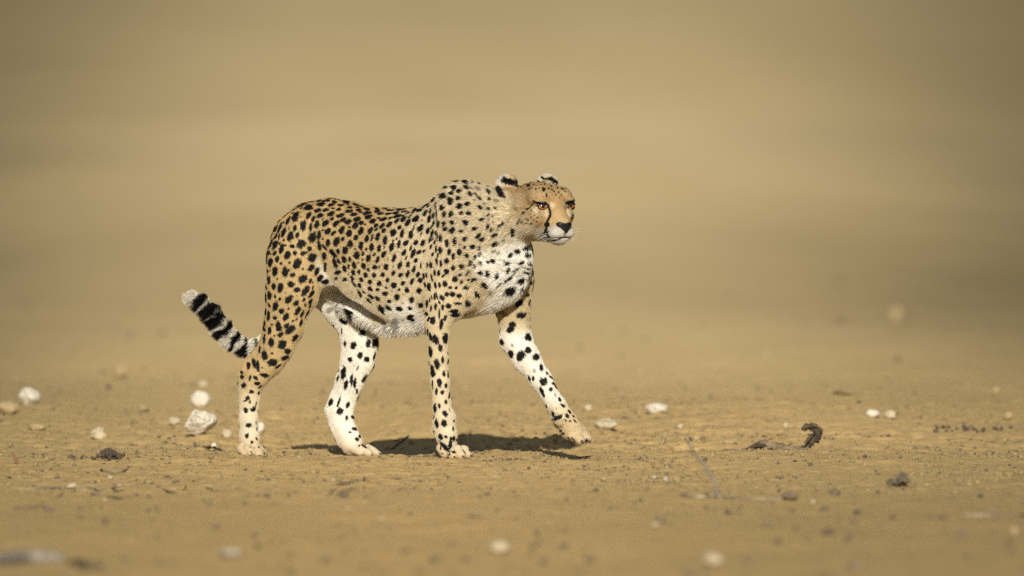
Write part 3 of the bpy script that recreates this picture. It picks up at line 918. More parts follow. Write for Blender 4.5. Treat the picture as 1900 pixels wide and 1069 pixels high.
# two rounds of light smoothing take out the lattice
E = np.concatenate([BQ[:, [0, 1]], BQ[:, [1, 2]], BQ[:, [2, 3]], BQ[:, [3, 0]]])
deg = np.bincount(E.ravel(), minlength=len(BV)).astype(float)
for _it, w in ((0, 0.5), (1, -0.48), (2, 0.5), (3, -0.48)):
    s = np.zeros_like(BV)
    for c in range(3):
        s[:, c] = np.bincount(E[:, 0], BV[E[:, 1], c], len(BV)) + np.bincount(E[:, 1], BV[E[:, 0], c], len(BV))
    BV = BV + w * (s / deg[:, None] - BV)
body_me = fast_mesh('body', BV, BQ)
BN = np.empty(len(BV) * 3, np.float32)
body_me.vertices.foreach_get('normal', BN)
BN = BN.reshape(-1, 3).astype(float)
if np.mean((BN * (BV - BV.mean(0))).sum(1)) < 0:
    BQ = BQ[:, ::-1].copy()
    bpy.data.meshes.remove(body_me)
    body_me = fast_mesh('body', BV, BQ)
    BN = -BN
BVH = BVHTree.FromPolygons(BV.tolist(), BQ.tolist())

# ---- what the surface is made of: blend of the forms beneath each vertex
ALLP = [(g, p) for g, ps in groups.items() for p in ps if not p.get('sub')]
GN = list(groups)
wsum = np.zeros(len(BV)); flow = np.zeros((len(BV), 3)); furl = np.zeros(len(BV)); outd = np.zeros((len(BV), 3)); gw = np.zeros((len(BV), len(GN)))
for g, p in ALLP:
    q0, q1 = p_bounds(p)
    sel = np.where(np.all((BV > q0 - 0.05) & (BV < q1 + 0.05), 1))[0]
    if not len(sel): continue
    w = np.exp(-np.maximum(p_dist(p, BV[sel]) + 0.012, 0) / 0.007) + 1e-9
    wsum[sel] += w; flow[sel] += w[:, None] * p['flow']; furl[sel] += w * p['fur']
    gw[sel, GN.index(g)] += w
    if p['out'] is not None: outd[sel] += w[:, None] * p['out']
wsum = np.maximum(wsum, 1e-9)
flow /= wsum[:, None]; furl /= wsum; outd /= wsum[:, None]; gw /= wsum[:, None]

# ------------------------------------------------------------------ coat pattern: spots as they sit, plus skin-crease shade painted as dark strokes
# each block: origin x, y and scale of the traced detail, then "x y long short angle" (angle in degrees, "/" = 60); ~ marks a faint one
SPOTS_AND_CREASE_SHADE = {
 (480, 355, 7.127): """690 132 45 14 5;800 125 35 15 10;890 128 45 14 5;940 100 30 10 5;1010 100 30 12 -10;1000 140 35 18 -20;575 180 75 16 25;825 170 48 22 10;955 182 45 18 8;662 215 58 36 10;460 255 30 12 35;375 310 55 14 38;565 222 22 10 30;780 255 48 25 20;885 250 42 22 15;985 225 28 10 5;1060 240 30 22 10;485 330 72 36 65;668 312 48 26 55;560 340 20 14 30 ~;815 322 40 27 25;955 300 48 28 25;1055 328 28 20 20;385 390 58 22 65;718 368 40 20 65;970 365 28 20 35;325 415 22 10 60;855 362 18 8 35;590 448 60 36 75;770 438 45 28 70;882 420 52 28 45;1020 430 50 30 45;280 470 70 18 70;228 495 50 20 62;195 490 30 8 60;478 490 38 22 75;688 475 60 20 88;400 490 25 12 80 ~;328 545 60 26 70;510 580 40 24 70;418 600 58 38 70;918 530 46 32 45;990 555 38 22 45;845 520 18 10 40;220 600 38 18 60;270 605 42 10 82;160 580 40 12 55;330 648 18 14 45;715 610 60 45 60;740 560 35 15 -80;798 588 55 22 85;850 630 15 12 0;100 655 50 16 62;145 695 60 24 68;215 708 58 28 65;275 690 24 10 65;300 755 62 28 75;350 715 18 14 0;440 725 28 25 0;565 695 55 48 40;918 685 50 25 -85;1028 668 58 36 70;675 760 32 28 40;90 745 25 12 65;90 805 36 14 70;135 812 32 18 65;213 820 30 18 55;165 830 10 8 0;380 845 52 38 70;480 818 28 25 90;595 818 40 28 25;808 730 55 28 -80;1050 800 35 22 -70;710 875 58 50 45;870 860 48 28 85;980 820 60 28 -50;870 740 50 15 -50;65 850 55 12 88;245 900 42 26 75;100 925 50 16 85;152 940 58 28 75;508 960 62 42 70;295 958 20 20 0;410 945 16 12 0;695 1008 46 34 45;885 980 35 20 75;1010 950 60 26 -70;880 1040 25 18 80;1055 920 40 18 -60""",
 (620, 360, 7.127): """10 65 40 12 -10;85 85 30 14 -10;150 95 55 30 -35;20 105 25 20 -20;85 148 40 16 5;280 140 40 14 -15;205 180 38 16 -5;310 178 35 10 0;365 168 30 10 -20;75 203 42 25 5;200 230 45 20 8;325 212 38 18 0;430 200 48 20 -10;435 252 50 20 12;350 243 30 10 8;88 285 48 22 15;262 270 42 22 8;575 225 42 22 15;612 260 48 18 8;700 178 48 18 10;745 215 45 12 0;560 190 30 8 0;125 338 42 22 22;185 370 42 30 30;308 330 48 26 15;452 305 48 26 20;725 262 48 14 12;810 252 42 14 8;835 295 45 20 15;800 175 28 10 -10;900 195 60 25 10;930 232 40 10 10;25 393 40 36 50;362 382 36 24 25;505 362 46 28 20;652 332 50 20 22;595 320 25 12 10;740 322 32 14 25;900 290 30 10 20;278 420 42 32 45;98 480 50 32 62;200 440 20 8 15;408 405 18 8 20;635 420 40 22 45;555 415 30 20 40;732 402 50 24 38;830 355 45 22 40;912 335 48 26 45;1055 225 40 18 45;975 250 40 8 25;355 490 50 30 60;482 485 48 28 60;555 472 26 14 40;655 488 34 24 50;780 512 48 34 65;862 445 30 20 45;980 375 48 24 58;1000 300 25 10 40;1055 340 35 20 60;205 520 42 36 55;10 505 20 18 50;290 580 34 26 70;118 595 30 22 60;430 592 42 28 75;502 580 42 16 75;575 570 48 26 75;900 525 50 24 75;1018 540 48 26 80;1050 450 40 12 70;30 635 58 38 65;212 655 46 34 -80;672 612 50 26 78;782 618 18 10 40;828 590 20 8 70;355 682 48 28 88;495 705 48 28 88;592 722 42 26 80;760 702 52 30 68;855 665 52 22 80;948 650 40 30 40;662 715 18 10 70;55 765 32 26 -60;147 748 46 36 -85;428 732 22 14 85;275 730 20 10 20;298 815 46 36 -80;382 790 30 18 80;655 800 44 26 65;530 805 22 16 60;925 775 48 24 60;1010 720 35 12 70;1045 785 55 24 70;130 865 46 30 -65;210 860 30 18 -75;455 850 50 30 75;575 872 40 22 70;795 848 50 26 78;710 870 20 10 70 ~;380 870 20 10 50;318 910 20 8 40;65 890 45 18 -60;20 915 55 22 -65;190 958 30 14 -85;265 945 42 24 -75;385 952 40 30 -80;535 968 32 28 0;690 968 38 28 85;870 945 46 26 70;975 935 38 24 70;950 850 30 12 65;455 940 15 8 40;600 965 20 8 70;780 958 22 12 85 ~;140 990 42 24 -75;455 1005 20 16 -60;330 1030 30 16 -85;255 1040 32 22 -70""",
 (760, 325, 7.127): """620 75 36 18 -5;740 90 42 22 -15;830 95 22 20 80 ~;940 110 26 14 -50;430 150 35 12 10;480 165 38 18 0;578 148 40 24 0;755 168 36 18 -35;905 182 30 20 -20 ~;655 210 36 26 10;1045 215 35 20 -50;550 236 34 22 5;430 265 40 30 25;800 250 34 20 -50;880 258 22 10 -40;930 312 28 20 -50;830 178 20 12 -20 ~;648 308 32 26 20;540 348 46 36 90;350 240 30 10 35;315 330 45 22 55;1055 312 22 20 0;768 380 34 24 10;862 330 18 10 -40 ~;990 375 20 14 -30 ~;935 428 34 20 -30;663 412 36 32 30;427 430 36 30 90;345 400 45 14 82;225 395 60 14 30;250 410 25 12 40;130 465 42 16 20;55 480 30 14 25;210 498 36 20 52;280 468 32 14 72;355 500 50 10 88;458 515 36 26 78;550 515 38 30 60;685 505 28 22 10;775 505 34 24 0;1045 445 22 18 70;1040 530 22 14 45;90 575 46 32 55;315 530 38 16 85;258 578 48 20 78;362 590 30 8 88;160 600 22 12 60 ~;315 645 36 16 78;378 650 46 18 86;452 642 30 26 60;562 628 30 26 40;745 625 34 34 0;955 590 36 18 25;1045 595 20 10 50;148 700 46 30 58;288 690 30 10 78;472 712 32 26 30;565 728 44 32 50;685 740 30 22 30;860 712 34 22 25;1035 680 36 18 55;242 738 40 22 75;155 775 30 10 60;300 768 42 18 78;350 765 32 12 82;55 700 30 10 70;20 790 48 28 -85;410 845 42 22 85;365 815 42 10 88;735 840 32 26 40;905 808 40 22 42;270 850 45 12 75;300 850 25 10 60;175 895 42 26 62;85 895 34 24 60;330 890 28 14 80;497 900 42 28 -88;600 875 42 26 88;958 852 42 24 45;665 920 18 14 0 ~;285 945 35 12 70;348 980 42 14 88;405 992 42 24 -88;525 1015 36 24 75;835 948 32 30 0;728 958 24 18 70;925 965 28 16 75;45 1025 60 24 75;130 1015 36 22 55;190 1005 25 12 40;10 970 30 12 60;662 1025 38 30 -70;305 1050 25 18 70""",
 (860, 400, 7.127): """238 55 34 18 25;330 65 24 12 55;320 145 36 16 55;150 175 34 22 25;370 190 28 16 50;395 90 18 8 60;475 140 26 20 40;515 110 28 18 75;460 192 22 12 20 ~;190 270 40 22 42;248 320 42 24 45;412 262 38 24 25;535 325 26 20 0 ~;125 415 30 30 0;212 432 26 18 70;418 378 38 30 20;405 475 32 20 15 ~;470 495 22 18 0 ~;50 535 28 25 0;152 548 30 16 80;218 510 32 16 72;92 635 32 20 85;152 672 26 18 75;228 632 24 18 80;328 622 22 18 30;390 605 36 26 -30;270 555 16 8 60 ~;60 760 34 14 55;95 772 16 10 60 ~;70 845 20 14 50;145 845 36 20 10;225 760 34 24 -20;320 778 38 26 85;445 810 40 20 75;40 955 38 24 5;288 930 52 24 -40;360 1020 30 24 50 ~;185 1050 38 30 -50;548 610 22 16 75;592 635 32 24 20;595 730 38 22 70;625 520 38 26 45;715 470 38 30 10;828 428 36 32 20;845 515 34 30 10;775 615 30 22 10;870 635 24 22 30;860 710 18 14 0;880 375 35 14 -75;912 480 35 14 -75;935 620 50 12 85;690 725 50 8 25;665 780 60 9 40;590 855 60 14 28;480 920 60 8 45;830 762 28 14 -10;915 745 26 12 85;952 765 36 8 85;772 865 42 28 25;795 970 30 22 25;885 888 26 20 80;920 860 25 8 80;620 1000 72 45 25;850 1040 30 22 60;915 945 45 8 80;655 205 40 28 80;655 260 28 22 20""",
 (470, 495, 7.127): """150 50 45 10 -85;190 62 28 10 85;222 50 14 8 0;288 62 58 32 82;420 72 60 40 75;572 5 36 16 0;522 108 30 26 30;768 22 38 28 40;655 30 14 14 0;950 40 28 18 80;845 60 56 28 65;168 140 48 8 88;208 175 54 20 85;318 160 15 10 70;655 160 60 50 40;892 148 46 28 50;755 188 38 18 60;958 200 40 30 25;785 208 16 8 60;498 235 42 40 20;270 258 40 26 85;358 278 60 36 78;580 308 36 32 20;690 318 62 34 55;788 270 30 10 70;155 240 40 8 -88;175 285 30 8 88;425 345 12 9 0;212 378 56 24 -85;772 360 50 22 60;165 410 60 10 -88;288 392 25 14 -85;352 425 24 16 85;465 435 62 36 55;575 385 12 10 0;672 440 26 18 55;565 485 38 30 35;758 458 34 20 55;208 508 28 12 -65;292 525 58 32 82;685 488 18 8 60;695 510 22 10 60;750 520 30 12 65;372 590 32 32 30;465 558 18 12 45;588 585 56 28 65;160 590 52 16 -88;200 650 58 20 -88;645 630 50 16 65;715 620 50 10 62;285 680 28 24 10;430 668 50 32 60;525 718 20 10 35;570 695 18 10 50;632 740 48 20 75;150 745 36 14 -80;332 788 60 36 -85;440 780 38 22 40;492 835 68 40 45;245 768 18 12 0;118 805 58 16 -75;212 845 48 24 88;362 900 38 26 35;555 940 52 26 60;275 915 12 10 0;145 950 54 16 85;235 1000 52 36 80;380 1025 58 48 60""",
 (610, 490, 7.127): """90 15 28 20 0;118 112 40 24 10;100 195 25 18 60;215 203 30 20 5;262 30 26 14 -85;338 22 40 24 -75;212 60 40 20 -70;455 20 40 30 0;605 40 32 28 0;760 42 38 30 85;530 78 20 16 80;675 35 16 10 70;850 30 18 14 80 ~;940 22 38 24 70;1050 10 24 20 0;328 115 30 20 -70;402 105 28 14 -85;490 148 34 28 80;600 148 28 26 40;712 140 32 24 25;855 118 34 22 60;948 148 32 24 55;1045 130 40 22 70;310 185 34 18 -60;260 135 14 8 -70;430 208 32 22 -65;548 240 28 26 0;668 258 32 28 0;775 215 28 26 90;980 252 28 24 50;860 280 32 32 0;335 265 40 16 -55;412 285 34 20 -65;548 332 34 24 -45;650 340 26 20 0;760 315 18 14 0;932 338 18 18 0;1032 350 30 30 0;465 370 28 12 -50;420 400 48 16 -60;748 390 34 28 0;905 438 36 34 90;835 360 14 10 0 ~;560 432 38 20 -40;535 485 44 18 -45;650 460 36 22 -40;802 492 26 22 0;975 518 18 18 0 ~;705 590 50 24 -45;690 620 60 14 -45;790 582 44 26 -35;930 595 44 28 -10;885 790 70 42 85 ~;760 790 60 26 88 ~;980 740 22 18 0 ~;1060 710 30 25 90""",
 (750, 465, 7.127): """115 40 50 22 80;200 20 30 18 60;25 100 30 12 70;155 130 26 22 40;48 185 36 24 75;130 245 44 20 75;375 75 44 16 88;445 68 26 12 88;430 145 42 14 -85;485 170 42 16 -88;352 190 42 18 -85;220 205 38 10 -88;305 190 30 12 -85;45 312 38 24 65;185 315 36 22 60;258 340 34 14 -85;295 325 36 14 -85;402 290 40 14 -88;458 295 40 18 -88;515 335 22 16 45;365 355 42 14 -75;563 138 32 28 90;650 230 32 28 90;762 210 32 28 90;655 70 34 22 85;598 22 28 24 90;735 35 30 30 0;835 70 28 26 90;935 85 32 16 85;1000 45 30 16 75;875 175 28 20 85;935 210 26 16 80;1012 170 22 16 80;560 280 34 32 90;670 380 40 36 90;748 320 22 18 0;842 298 32 14 60;762 415 30 20 50;855 378 18 14 40;925 380 40 20 10;1015 297 34 22 -25;880 315 14 10 60 ~;102 410 42 24 72;212 392 34 28 70;275 450 30 14 -85;412 460 42 16 -80;465 455 34 18 -85;540 440 36 30 -50;330 480 46 26 -80;38 528 30 28 20;200 530 34 30 60;612 488 24 18 0;685 493 18 18 0;825 490 42 24 15;1050 460 30 20 -45;565 578 28 26 0;640 577 32 28 90;725 600 32 28 0;500 625 36 28 -60;402 600 40 16 88;430 590 60 8 -75;968 620 60 30 -65;100 652 38 32 90;222 722 34 32 90;80 765 26 20 0;465 685 25 12 -60;365 625 28 10 -85;335 655 28 12 -88;300 705 44 14 88;415 742 38 16 88;355 762 34 16 85;510 755 38 16 -85;585 735 32 32 30;710 700 42 16 0;845 700 38 36 0;465 835 55 14 88;655 800 55 24 10;675 850 58 34 5;540 895 40 20 75;375 925 46 34 85;288 835 25 20 -50;320 905 36 14 65;490 975 60 22 80;95 890 50 40 90""",
 (870, 520, 7.127): """110 215 50 38 -70;290 160 26 22 45 ~;0 310 35 25 90;655 300 52 42 45;700 462 56 34 15;700 15 40 18 20;815 30 25 20 90;778 190 34 22 85;800 295 40 10 75;845 90 40 10 80;575 585 44 32 10;545 650 52 34 30;430 820 40 20 -70;415 660 30 6 88;788 752 48 36 -50;780 925 40 38 0;685 1005 60 46 55;555 980 50 28 -75;890 1010 42 38 -30;570 860 18 14 90 ~;430 420 80 30 -35 ~""",
 (430, 610, 7.127): """498 20 50 24 -85;615 5 30 18 0;650 78 34 30 40;770 25 62 42 45;432 130 52 16 85;520 182 52 36 88;665 212 58 48 70;840 120 50 24 58;560 95 10 10 0;335 225 70 12 75;368 275 55 12 85;740 298 38 36 40;435 350 58 34 -80;535 325 16 14 0;700 390 48 26 20;540 448 58 46 15;610 500 45 16 38;295 450 55 24 -80;345 498 60 22 -85;220 488 40 22 80;400 515 14 8 -30;435 615 52 26 -12;315 650 32 22 -45;340 725 36 24 0;240 655 36 14 75;132 580 22 22 0;135 635 28 26 90;155 748 34 28 60;375 768 28 14 50;265 835 26 26 20;360 850 25 12 70;215 915 28 26 30;240 970 26 10 85;180 950 35 8 25""",
 (420, 740, 8.908): """325 190 42 34 -60;445 175 42 32 30;490 90 45 10 75;362 438 40 36 -20;335 612 38 30 90;420 718 24 22 90;395 797 10 10 0;462 815 10 10 0;492 390 26 7 88;505 500 40 7 88;500 662 26 14 -70;535 800 18 12 0;415 880 18 10 -30;340 20 50 14 25;390 60 26 10 85""",
 (580, 520, 7.127): """222 395 40 34 30 ~;415 540 50 34 -20;490 430 90 34 -60;665 665 62 42 85;738 830 50 30 85;832 830 52 38 75;430 840 36 16 90;540 860 44 34 70;630 1000 44 30 75;495 1050 30 28 70;718 1045 34 34 0;815 1010 50 10 78;385 680 40 8 -85""",
 (590, 650, 5.09): """400 55 40 24 75;302 105 44 20 85;462 92 34 26 70;528 75 50 12 75;240 215 56 22 78;188 262 28 10 70;318 282 44 14 85;265 325 52 14 82;348 308 42 14 85;435 272 36 12 60;368 390 20 10 -80;120 490 36 18 65;195 495 46 10 72;283 515 28 16 70;208 575 30 28 20;270 642 22 12 85;332 632 16 12 -50;345 742 26 14 -10;305 774 14 8 0;370 840 18 14 -25;395 812 14 10 -40;390 898 10 8 90;435 905 32 10 -38;375 170 26 5 65""",
 (770, 580, 7.127): """148 20 24 24 0;178 82 35 14 65;235 108 48 35 90;325 30 40 14 90;398 78 36 18 75;348 160 58 24 85;205 322 50 20 -75;270 352 56 34 -70;405 345 62 34 90;335 475 46 24 90;200 520 58 24 -80;368 620 44 16 90;292 685 58 32 -80;228 775 70 26 -80;380 810 32 18 90;440 815 44 10 90;325 920 50 28 90;412 968 30 18 90;230 955 55 8 90;285 1040 40 16 90;360 1055 25 24 90;165 255 40 10 90""",
 (770, 720, 7.636): """303 65 52 16 -85;382 90 44 30 80;487 100 46 10 88;438 195 32 20 90;278 295 60 20 -85;343 258 30 16 90;428 362 42 28 -65;488 310 30 10 -75 ~;412 500 42 36 90;310 510 58 24 -75;540 582 32 14 90;555 465 18 10 90;360 690 36 30 -60;437 690 20 20 0;548 718 32 22 90;592 730 16 14 0;500 805 36 24 90;425 840 38 24 -60;362 848 30 10 90;550 905 28 16 -10;385 930 18 10 20;482 945 20 10 10;280 680 18 10 90""",
 (960, 660, 6.109): """40 30 45 40 45;215 20 34 32 -30;270 140 36 20 -80;190 172 24 14 90 ~;135 258 30 12 -70;178 258 26 14 90;285 300 42 26 -60;322 280 36 16 -85;338 200 20 10 -55;392 250 30 8 -50;415 318 20 10 -50;375 382 22 20 90;275 405 42 18 -70;298 450 24 14 -70;428 445 24 10 -70 ~;478 400 30 8 -60;480 498 24 16 -60;515 565 30 14 -38;590 635 28 12 -50;400 665 34 16 -75;455 705 52 24 22;565 680 26 16 -70;635 688 14 8 -50;548 735 10 10 0;592 742 16 10 0;650 740 20 6 -45;490 850 14 10 0;517 885 14 12 0""",
 (880, 300, 5.939): """300 360 48 30 -50;265 310 30 25 -60;160 330 30 22 -50;40 300 36 24 -40;60 410 26 22 90;170 410 26 22 -20;245 430 26 18 0 ~;110 462 22 18 0 ~;65 505 32 24 -25;160 518 22 18 90;232 512 18 12 20;80 640 30 20 25;155 590 20 16 40;200 605 16 12 90;157 645 18 10 50;210 670 16 6 90;148 715 26 18 60;188 752 22 22 40;275 712 22 20 0;310 690 26 16 90;265 755 18 14 0;430 745 50 20 -80 ~;430 805 28 24 0;
 475 270 14 14 0;520 280 12 8 0;530 237 10 10 0;595 232 16 12 20;560 210 14 12 0;600 265 20 12 20;650 222 20 10 30;720 230 20 10 0;660 255 11 8 0;690 270 11 8 0;740 260 11 8 0;780 255 11 8 0;830 245 11 8 0;850 275 11 8 0;700 215 11 8 0;640 290 11 7 0;610 300 11 7 0;680 300 10 7 0;720 290 10 7 0;820 300 10 8 0;860 310 10 8 0;900 260 11 9 0;920 290 11 9 0;880 330 10 7 40;930 340 11 7 60;970 300 22 9 -10;960 370 11 6 60;1000 330 10 7 0;900 370 10 6 60;940 400 10 6 60;1010 290 10 8 0;760 225 12 8 0;870 240 12 9 0;770 305 20 18 0;798 370 22 8 -80;
 545 570 18 10 50;583 522 14 9 30;570 630 10 8 0;597 642 10 10 0;628 610 9 6 0;695 618 10 8 0;533 670 11 11 0;630 683 11 9 0;503 642 16 12 85;485 678 18 12 85;660 560 8 5 0;610 575 7 5 0;690 660 7 6 0;635 540 7 5 0;670 590 6 5 0;580 680 8 6 0;655 640 6 5 0;515 520 10 8 0 ~;470 520 16 14 0 ~""",
}
FACE = """735 457 74 12 -3;640 476 36 6 50;757 517 46 6 8;816 488 18 15 -60;826 520 32 11 -72;838 562 42 11 -84;832 598 30 11 70;815 640 40 13 65;803 700 30 25 80;790 760 26 14 75;780 790 46 13 25;815 822 26 11 -60;800 850 30 9 -40;1062 446 52 14 6;1108 458 16 14 0;1030 505 12 8 -60;1082 602 34 8 80;880 868 46 7 4;952 846 44 6 24;1026 842 30 5 -32;1000 800 26 5 90"""
EAR = """395 222 80 30 -14;880 208 62 17 -35;790 192 60 9 -8;345 215 36 24 -60;265 190 10 6 80 ~"""  # dark ear marks; the near ear's hollow has its shade painted in


def parse(txt, ox, oy, sc):
    out = []
    for s in txt.replace('\n', ' ').split(';'):
        q = s.split()
        if len(q) < 5: continue
        x, y, a, b_, t = map(float, q[:5])
        out.append((ox + x / sc, oy + y / sc, a / sc, b_ / sc, math.radians(t), 0.55 if len(q) > 5 else 1.0))
    return out


marks, n_face = [], 0
allm = []
for (ox, oy, sc), txt in SPOTS_AND_CREASE_SHADE.items():
    for s in parse(txt, ox, oy, sc):
        if any(math.hypot(s[0] - o[0], s[1] - o[1]) < 0.42 * (min(s[2], 4 + s[3]) + o[3]) for o in allm if o[6] != (ox, oy)): continue
        allm.append((*s, (ox, oy)))
allm = [(*s[:6], 1.0) for s in allm] + [(*s, 0.55) for s in parse(FACE, 880, 300, 5.939)] + [(*s, 0.8) for s in parse(EAR, 880, 300, 5.939)]
SC, SN, SA, SB, SI, SE = [], [], [], [], [], []
for (px, py, a, b_, t, inten, edge) in allm:
    loc = None
    for k in range(9):                       # a mark right on the outline: step inwards until the surface is met
        q = (px + (700 - px) * 0.004 * k, py + (470 - py) * 0.006 * k)
        d = ray(*q)
        loc, n, fi, _ = BVH.ray_cast(Vector(CAMP), Vector(d))
        if loc is not None: break
    if loc is None: continue
    n = np.array(n)
    if n @ ray(px, py) > 0: n = -n
    ny = -max(abs(n[1]), 0.33)
    grow = 1.20
    ax = []
    for (cx, cz, L) in ((math.cos(t), math.sin(t), a), (-math.sin(t), math.cos(t), b_)):
        v = np.array([cx, 0, cz]) * L * PX * grow
        v[1] = -(n[0] * v[0] + n[2] * v[2]) / ny
        ax.append(v)
    SC.append(np.array(loc)); SN.append(n); SA.append(ax[0]); SB.append(ax[1]); SI.append(inten); SE.append(edge)
n_traced = len(SC)

# the sides one cannot see from here get spots of the same kind, evenly spread
prng = np.random.default_rng(21)
tri_area = np.linalg.norm(np.cross(BV[BQ[:, 1]] - BV[BQ[:, 0]], BV[BQ[:, 3]] - BV[BQ[:, 0]]), axis=1)
cum = np.cumsum(tri_area)
cand = np.searchsorted(cum, prng.random(9000) * cum[-1])
gi = {g: i for i, g in enumerate(GN)}
accepted = list(SC)
for fi in cand:
    vi = BQ[fi][0]
    p, n = BV[vi], BN[vi]
    if gw[vi, gi['tail']] > 0.5 or gw[vi, gi['head']] > 0.3: continue
    view = (CAMP - p) / np.linalg.norm(CAMP - p)
    if n @ view > 0.30:
        hit = BVH.ray_cast(Vector(p + n * 0.004 + view * 0.004), Vector(view))[0]
        if hit is None: continue
    leg = max(gw[vi, gi['nfs']], gw[vi, gi['ffs']], gw[vi, gi['nhl']], gw[vi, gi['fhl']])
    if n[2] < -0.55 and leg < 0.5: continue
    r = prng.uniform(0.0045, 0.0075)
    P_ = np.array(accepted)
    if np.min(((P_ - p) ** 2).sum(1)) < (0.0215 + 0.4 * (r - 0.0045)) ** 2: continue
    accepted.append(p)
    f = flow[vi] - n * (flow[vi] @ n); f /= np.linalg.norm(f) + 1e-9
    SC.append(p); SN.append(n); SA.append(f * r * 1.15); SB.append(np.cross(n, f) * r * 0.85); SI.append(1.0); SE.append(1.0)


def spot_field(P, Nn, soft=1.0, seed=0):
    """blackness of the spots at points P with normals Nn"""
    order = np.argsort(P[:, 0]); xs_ = P[order, 0]
    out = np.zeros(len(P))
    jit = 1 + 0.20 * vnoise(P[:, 0] * 190 + P[:, 1] * 60, P[:, 2] * 190 - P[:, 1] * 50, 9) + 0.10 * np.random.default_rng(seed).normal(size=len(P))
    for c, n, A, B, I, ed in zip(SC, SN, SA, SB, SI, SE):
        Rr = 1.35 * (np.linalg.norm(A) + np.linalg.norm(B)) + 0.002
        i, j = np.searchsorted(xs_, [c[0] - Rr, c[0] + Rr])
        ix = order[i:j]
        dlt = P[ix] - c
        ok = (np.abs(dlt[:, 2]) < Rr) & (np.abs(dlt[:, 1]) < Rr * 1.3) & (Nn[ix] @ n > 0.1)
        ix = ix[ok]; dlt = dlt[ok]
        if not len(ix): continue
        aa, bb, ab = A @ A, B @ B, A @ B
        da, db = dlt @ A, dlt @ B
        det = aa * bb - ab * ab + 1e-18
        u = (da * bb - db * ab) / det; v = (db * aa - da * ab) / det
        rr = np.sqrt(u * u + v * v) * (1 + (jit[ix] - 1) * ed)
        h = np.abs(dlt @ n)
        val = (1 - sstep(0.86, 1.12, rr)) * I * (h < max(0.012, 0.8 * math.sqrt(max(aa, bb))))
        out[ix] = np.maximum(out[ix], val)
    return out


def srgb(*c):
    c = np.array(c) / 255.0
    return np.where(c <= 0.04045, c / 12.92, ((c + 0.055) / 1.055) ** 2.4)


TAN, RUFOUS, CREAM, WHITE = srgb(161, 139, 98), srgb(163, 136, 92), srgb(187, 174, 146), srgb(214, 210, 199)
DARK = srgb(12, 10, 9)
DIM = 0.60

# arc positions along the tail
TP = np.array([W(a, b_, y) for a, b_, r, y in TAIL]); TL = np.concatenate([[0], np.cumsum(np.linalg.norm(np.diff(TP, axis=0), axis=1))])


def tail_s(P):
    best = np.full(len(P), 1e9); s = np.zeros(len(P))
    for i in range(len(TP) - 1):
        ab = TP[i + 1] - TP[i]; L = np.linalg.norm(ab)
        t = np.clip((P - TP[i]) @ ab / L ** 2, 0, 1)
        d = np.linalg.norm(P - (TP[i] + t[:, None] * ab), axis=1)
        m_ = d < best
        best[m_] = d[m_]; s[m_] = TL[i] + t[m_] * L
    return s


BANDS = [((474, 637), 4.5, 0.9), ((455, 642), 6, 1), ((432, 638), 7, 1), ((409, 620), 9.0, 1), ((392, 600), 11.0, 1), ((381, 584), 10.5, 1), ((369, 566), 8.0, 1)]
BANDS = [(tail_s(W(*c, 0.14)[None])[0], w * PX, k) for c, w, k in BANDS]
TIP = tail_s(W(361, 556, 0.14)[None])[0]

SHIRT = []
for px, py, r, k in ((905, 488, 46, 0.95), (935, 478, 40, 0.95), (922, 515, 34, 1.0), (928, 550, 18, 0.95), (965, 470, 26, 0.8), (955, 640, 34, 0.9)):
    _l = BVH.ray_cast(Vector(CAMP), Vector(ray(px, py)))[0]
    SHIRT.append((np.array(_l), r * PX, k))

STAMP = [
    (-0.070, 0.075, -0.02, 0.055, CREAM, 0.85), (0.0, 0.078, -0.055, 0.050, CREAM, 0.95), (0.02, 0.06, -0.075, 0.034, WHITE, 0.8), (-0.03, 0.085, 0.02, 0.03, srgb(206, 184, 146), 0.6),  # head markings in the head's own frame: forward, |right|, up, radius, colour, weight
    (0.092, 0.020, -0.074, 0.032, WHITE, 1.0), (0.070, 0.0, -0.100, 0.035, WHITE, 1.0), (0.055, 0.034, -0.084, 0.028, WHITE, 0.8),
    (0.056, 0.040, -0.016, 0.0120, CREAM, 0.75), (0.046, 0.060, -0.008, 0.013, CREAM, 0.9), (0.050, 0.046, 0.022, 0.011, CREAM, 0.6),
    (0.080, 0.0, -0.022, 0.022, srgb(206, 164, 108), 0.9), (0.060, 0.018, 0.022, 0.012, srgb(182, 134, 78), 0.7), (0.074, 0.016, -0.006, 0.010, srgb(186, 138, 80), 0.6), (0.030, 0.045, 0.045, 0.020, srgb(216, 196, 160), 0.6), (0.065, 0.0, 0.012, 0.024, srgb(198, 160, 108), 0.8), (0.066, 0.020, 0.005, 0.012, CREAM, 0.6),
    (0.0, 0.080, -0.005, 0.035, srgb(200, 170, 124), 0.7), (0.02, 0.07, -0.035, 0.03, srgb(212, 186, 144), 0.7), (0.02, 0.06, -0.068, 0.026, CREAM, 0.9), (-0.05, 0.09, -0.04, 0.03, CREAM, 0.8),
    (-0.085, 0.072, 0.092, 0.018, srgb(226, 216, 200), 1.0), (-0.085, 0.092, 0.075, 0.016, srgb(226, 216, 200), 1.0), (-0.085, 0.048, 0.082, 0.012, srgb(220, 205, 180), 0.9), (0.0, 0.0, 0.075, 0.045, srgb(190, 154, 106), 0.7),
]


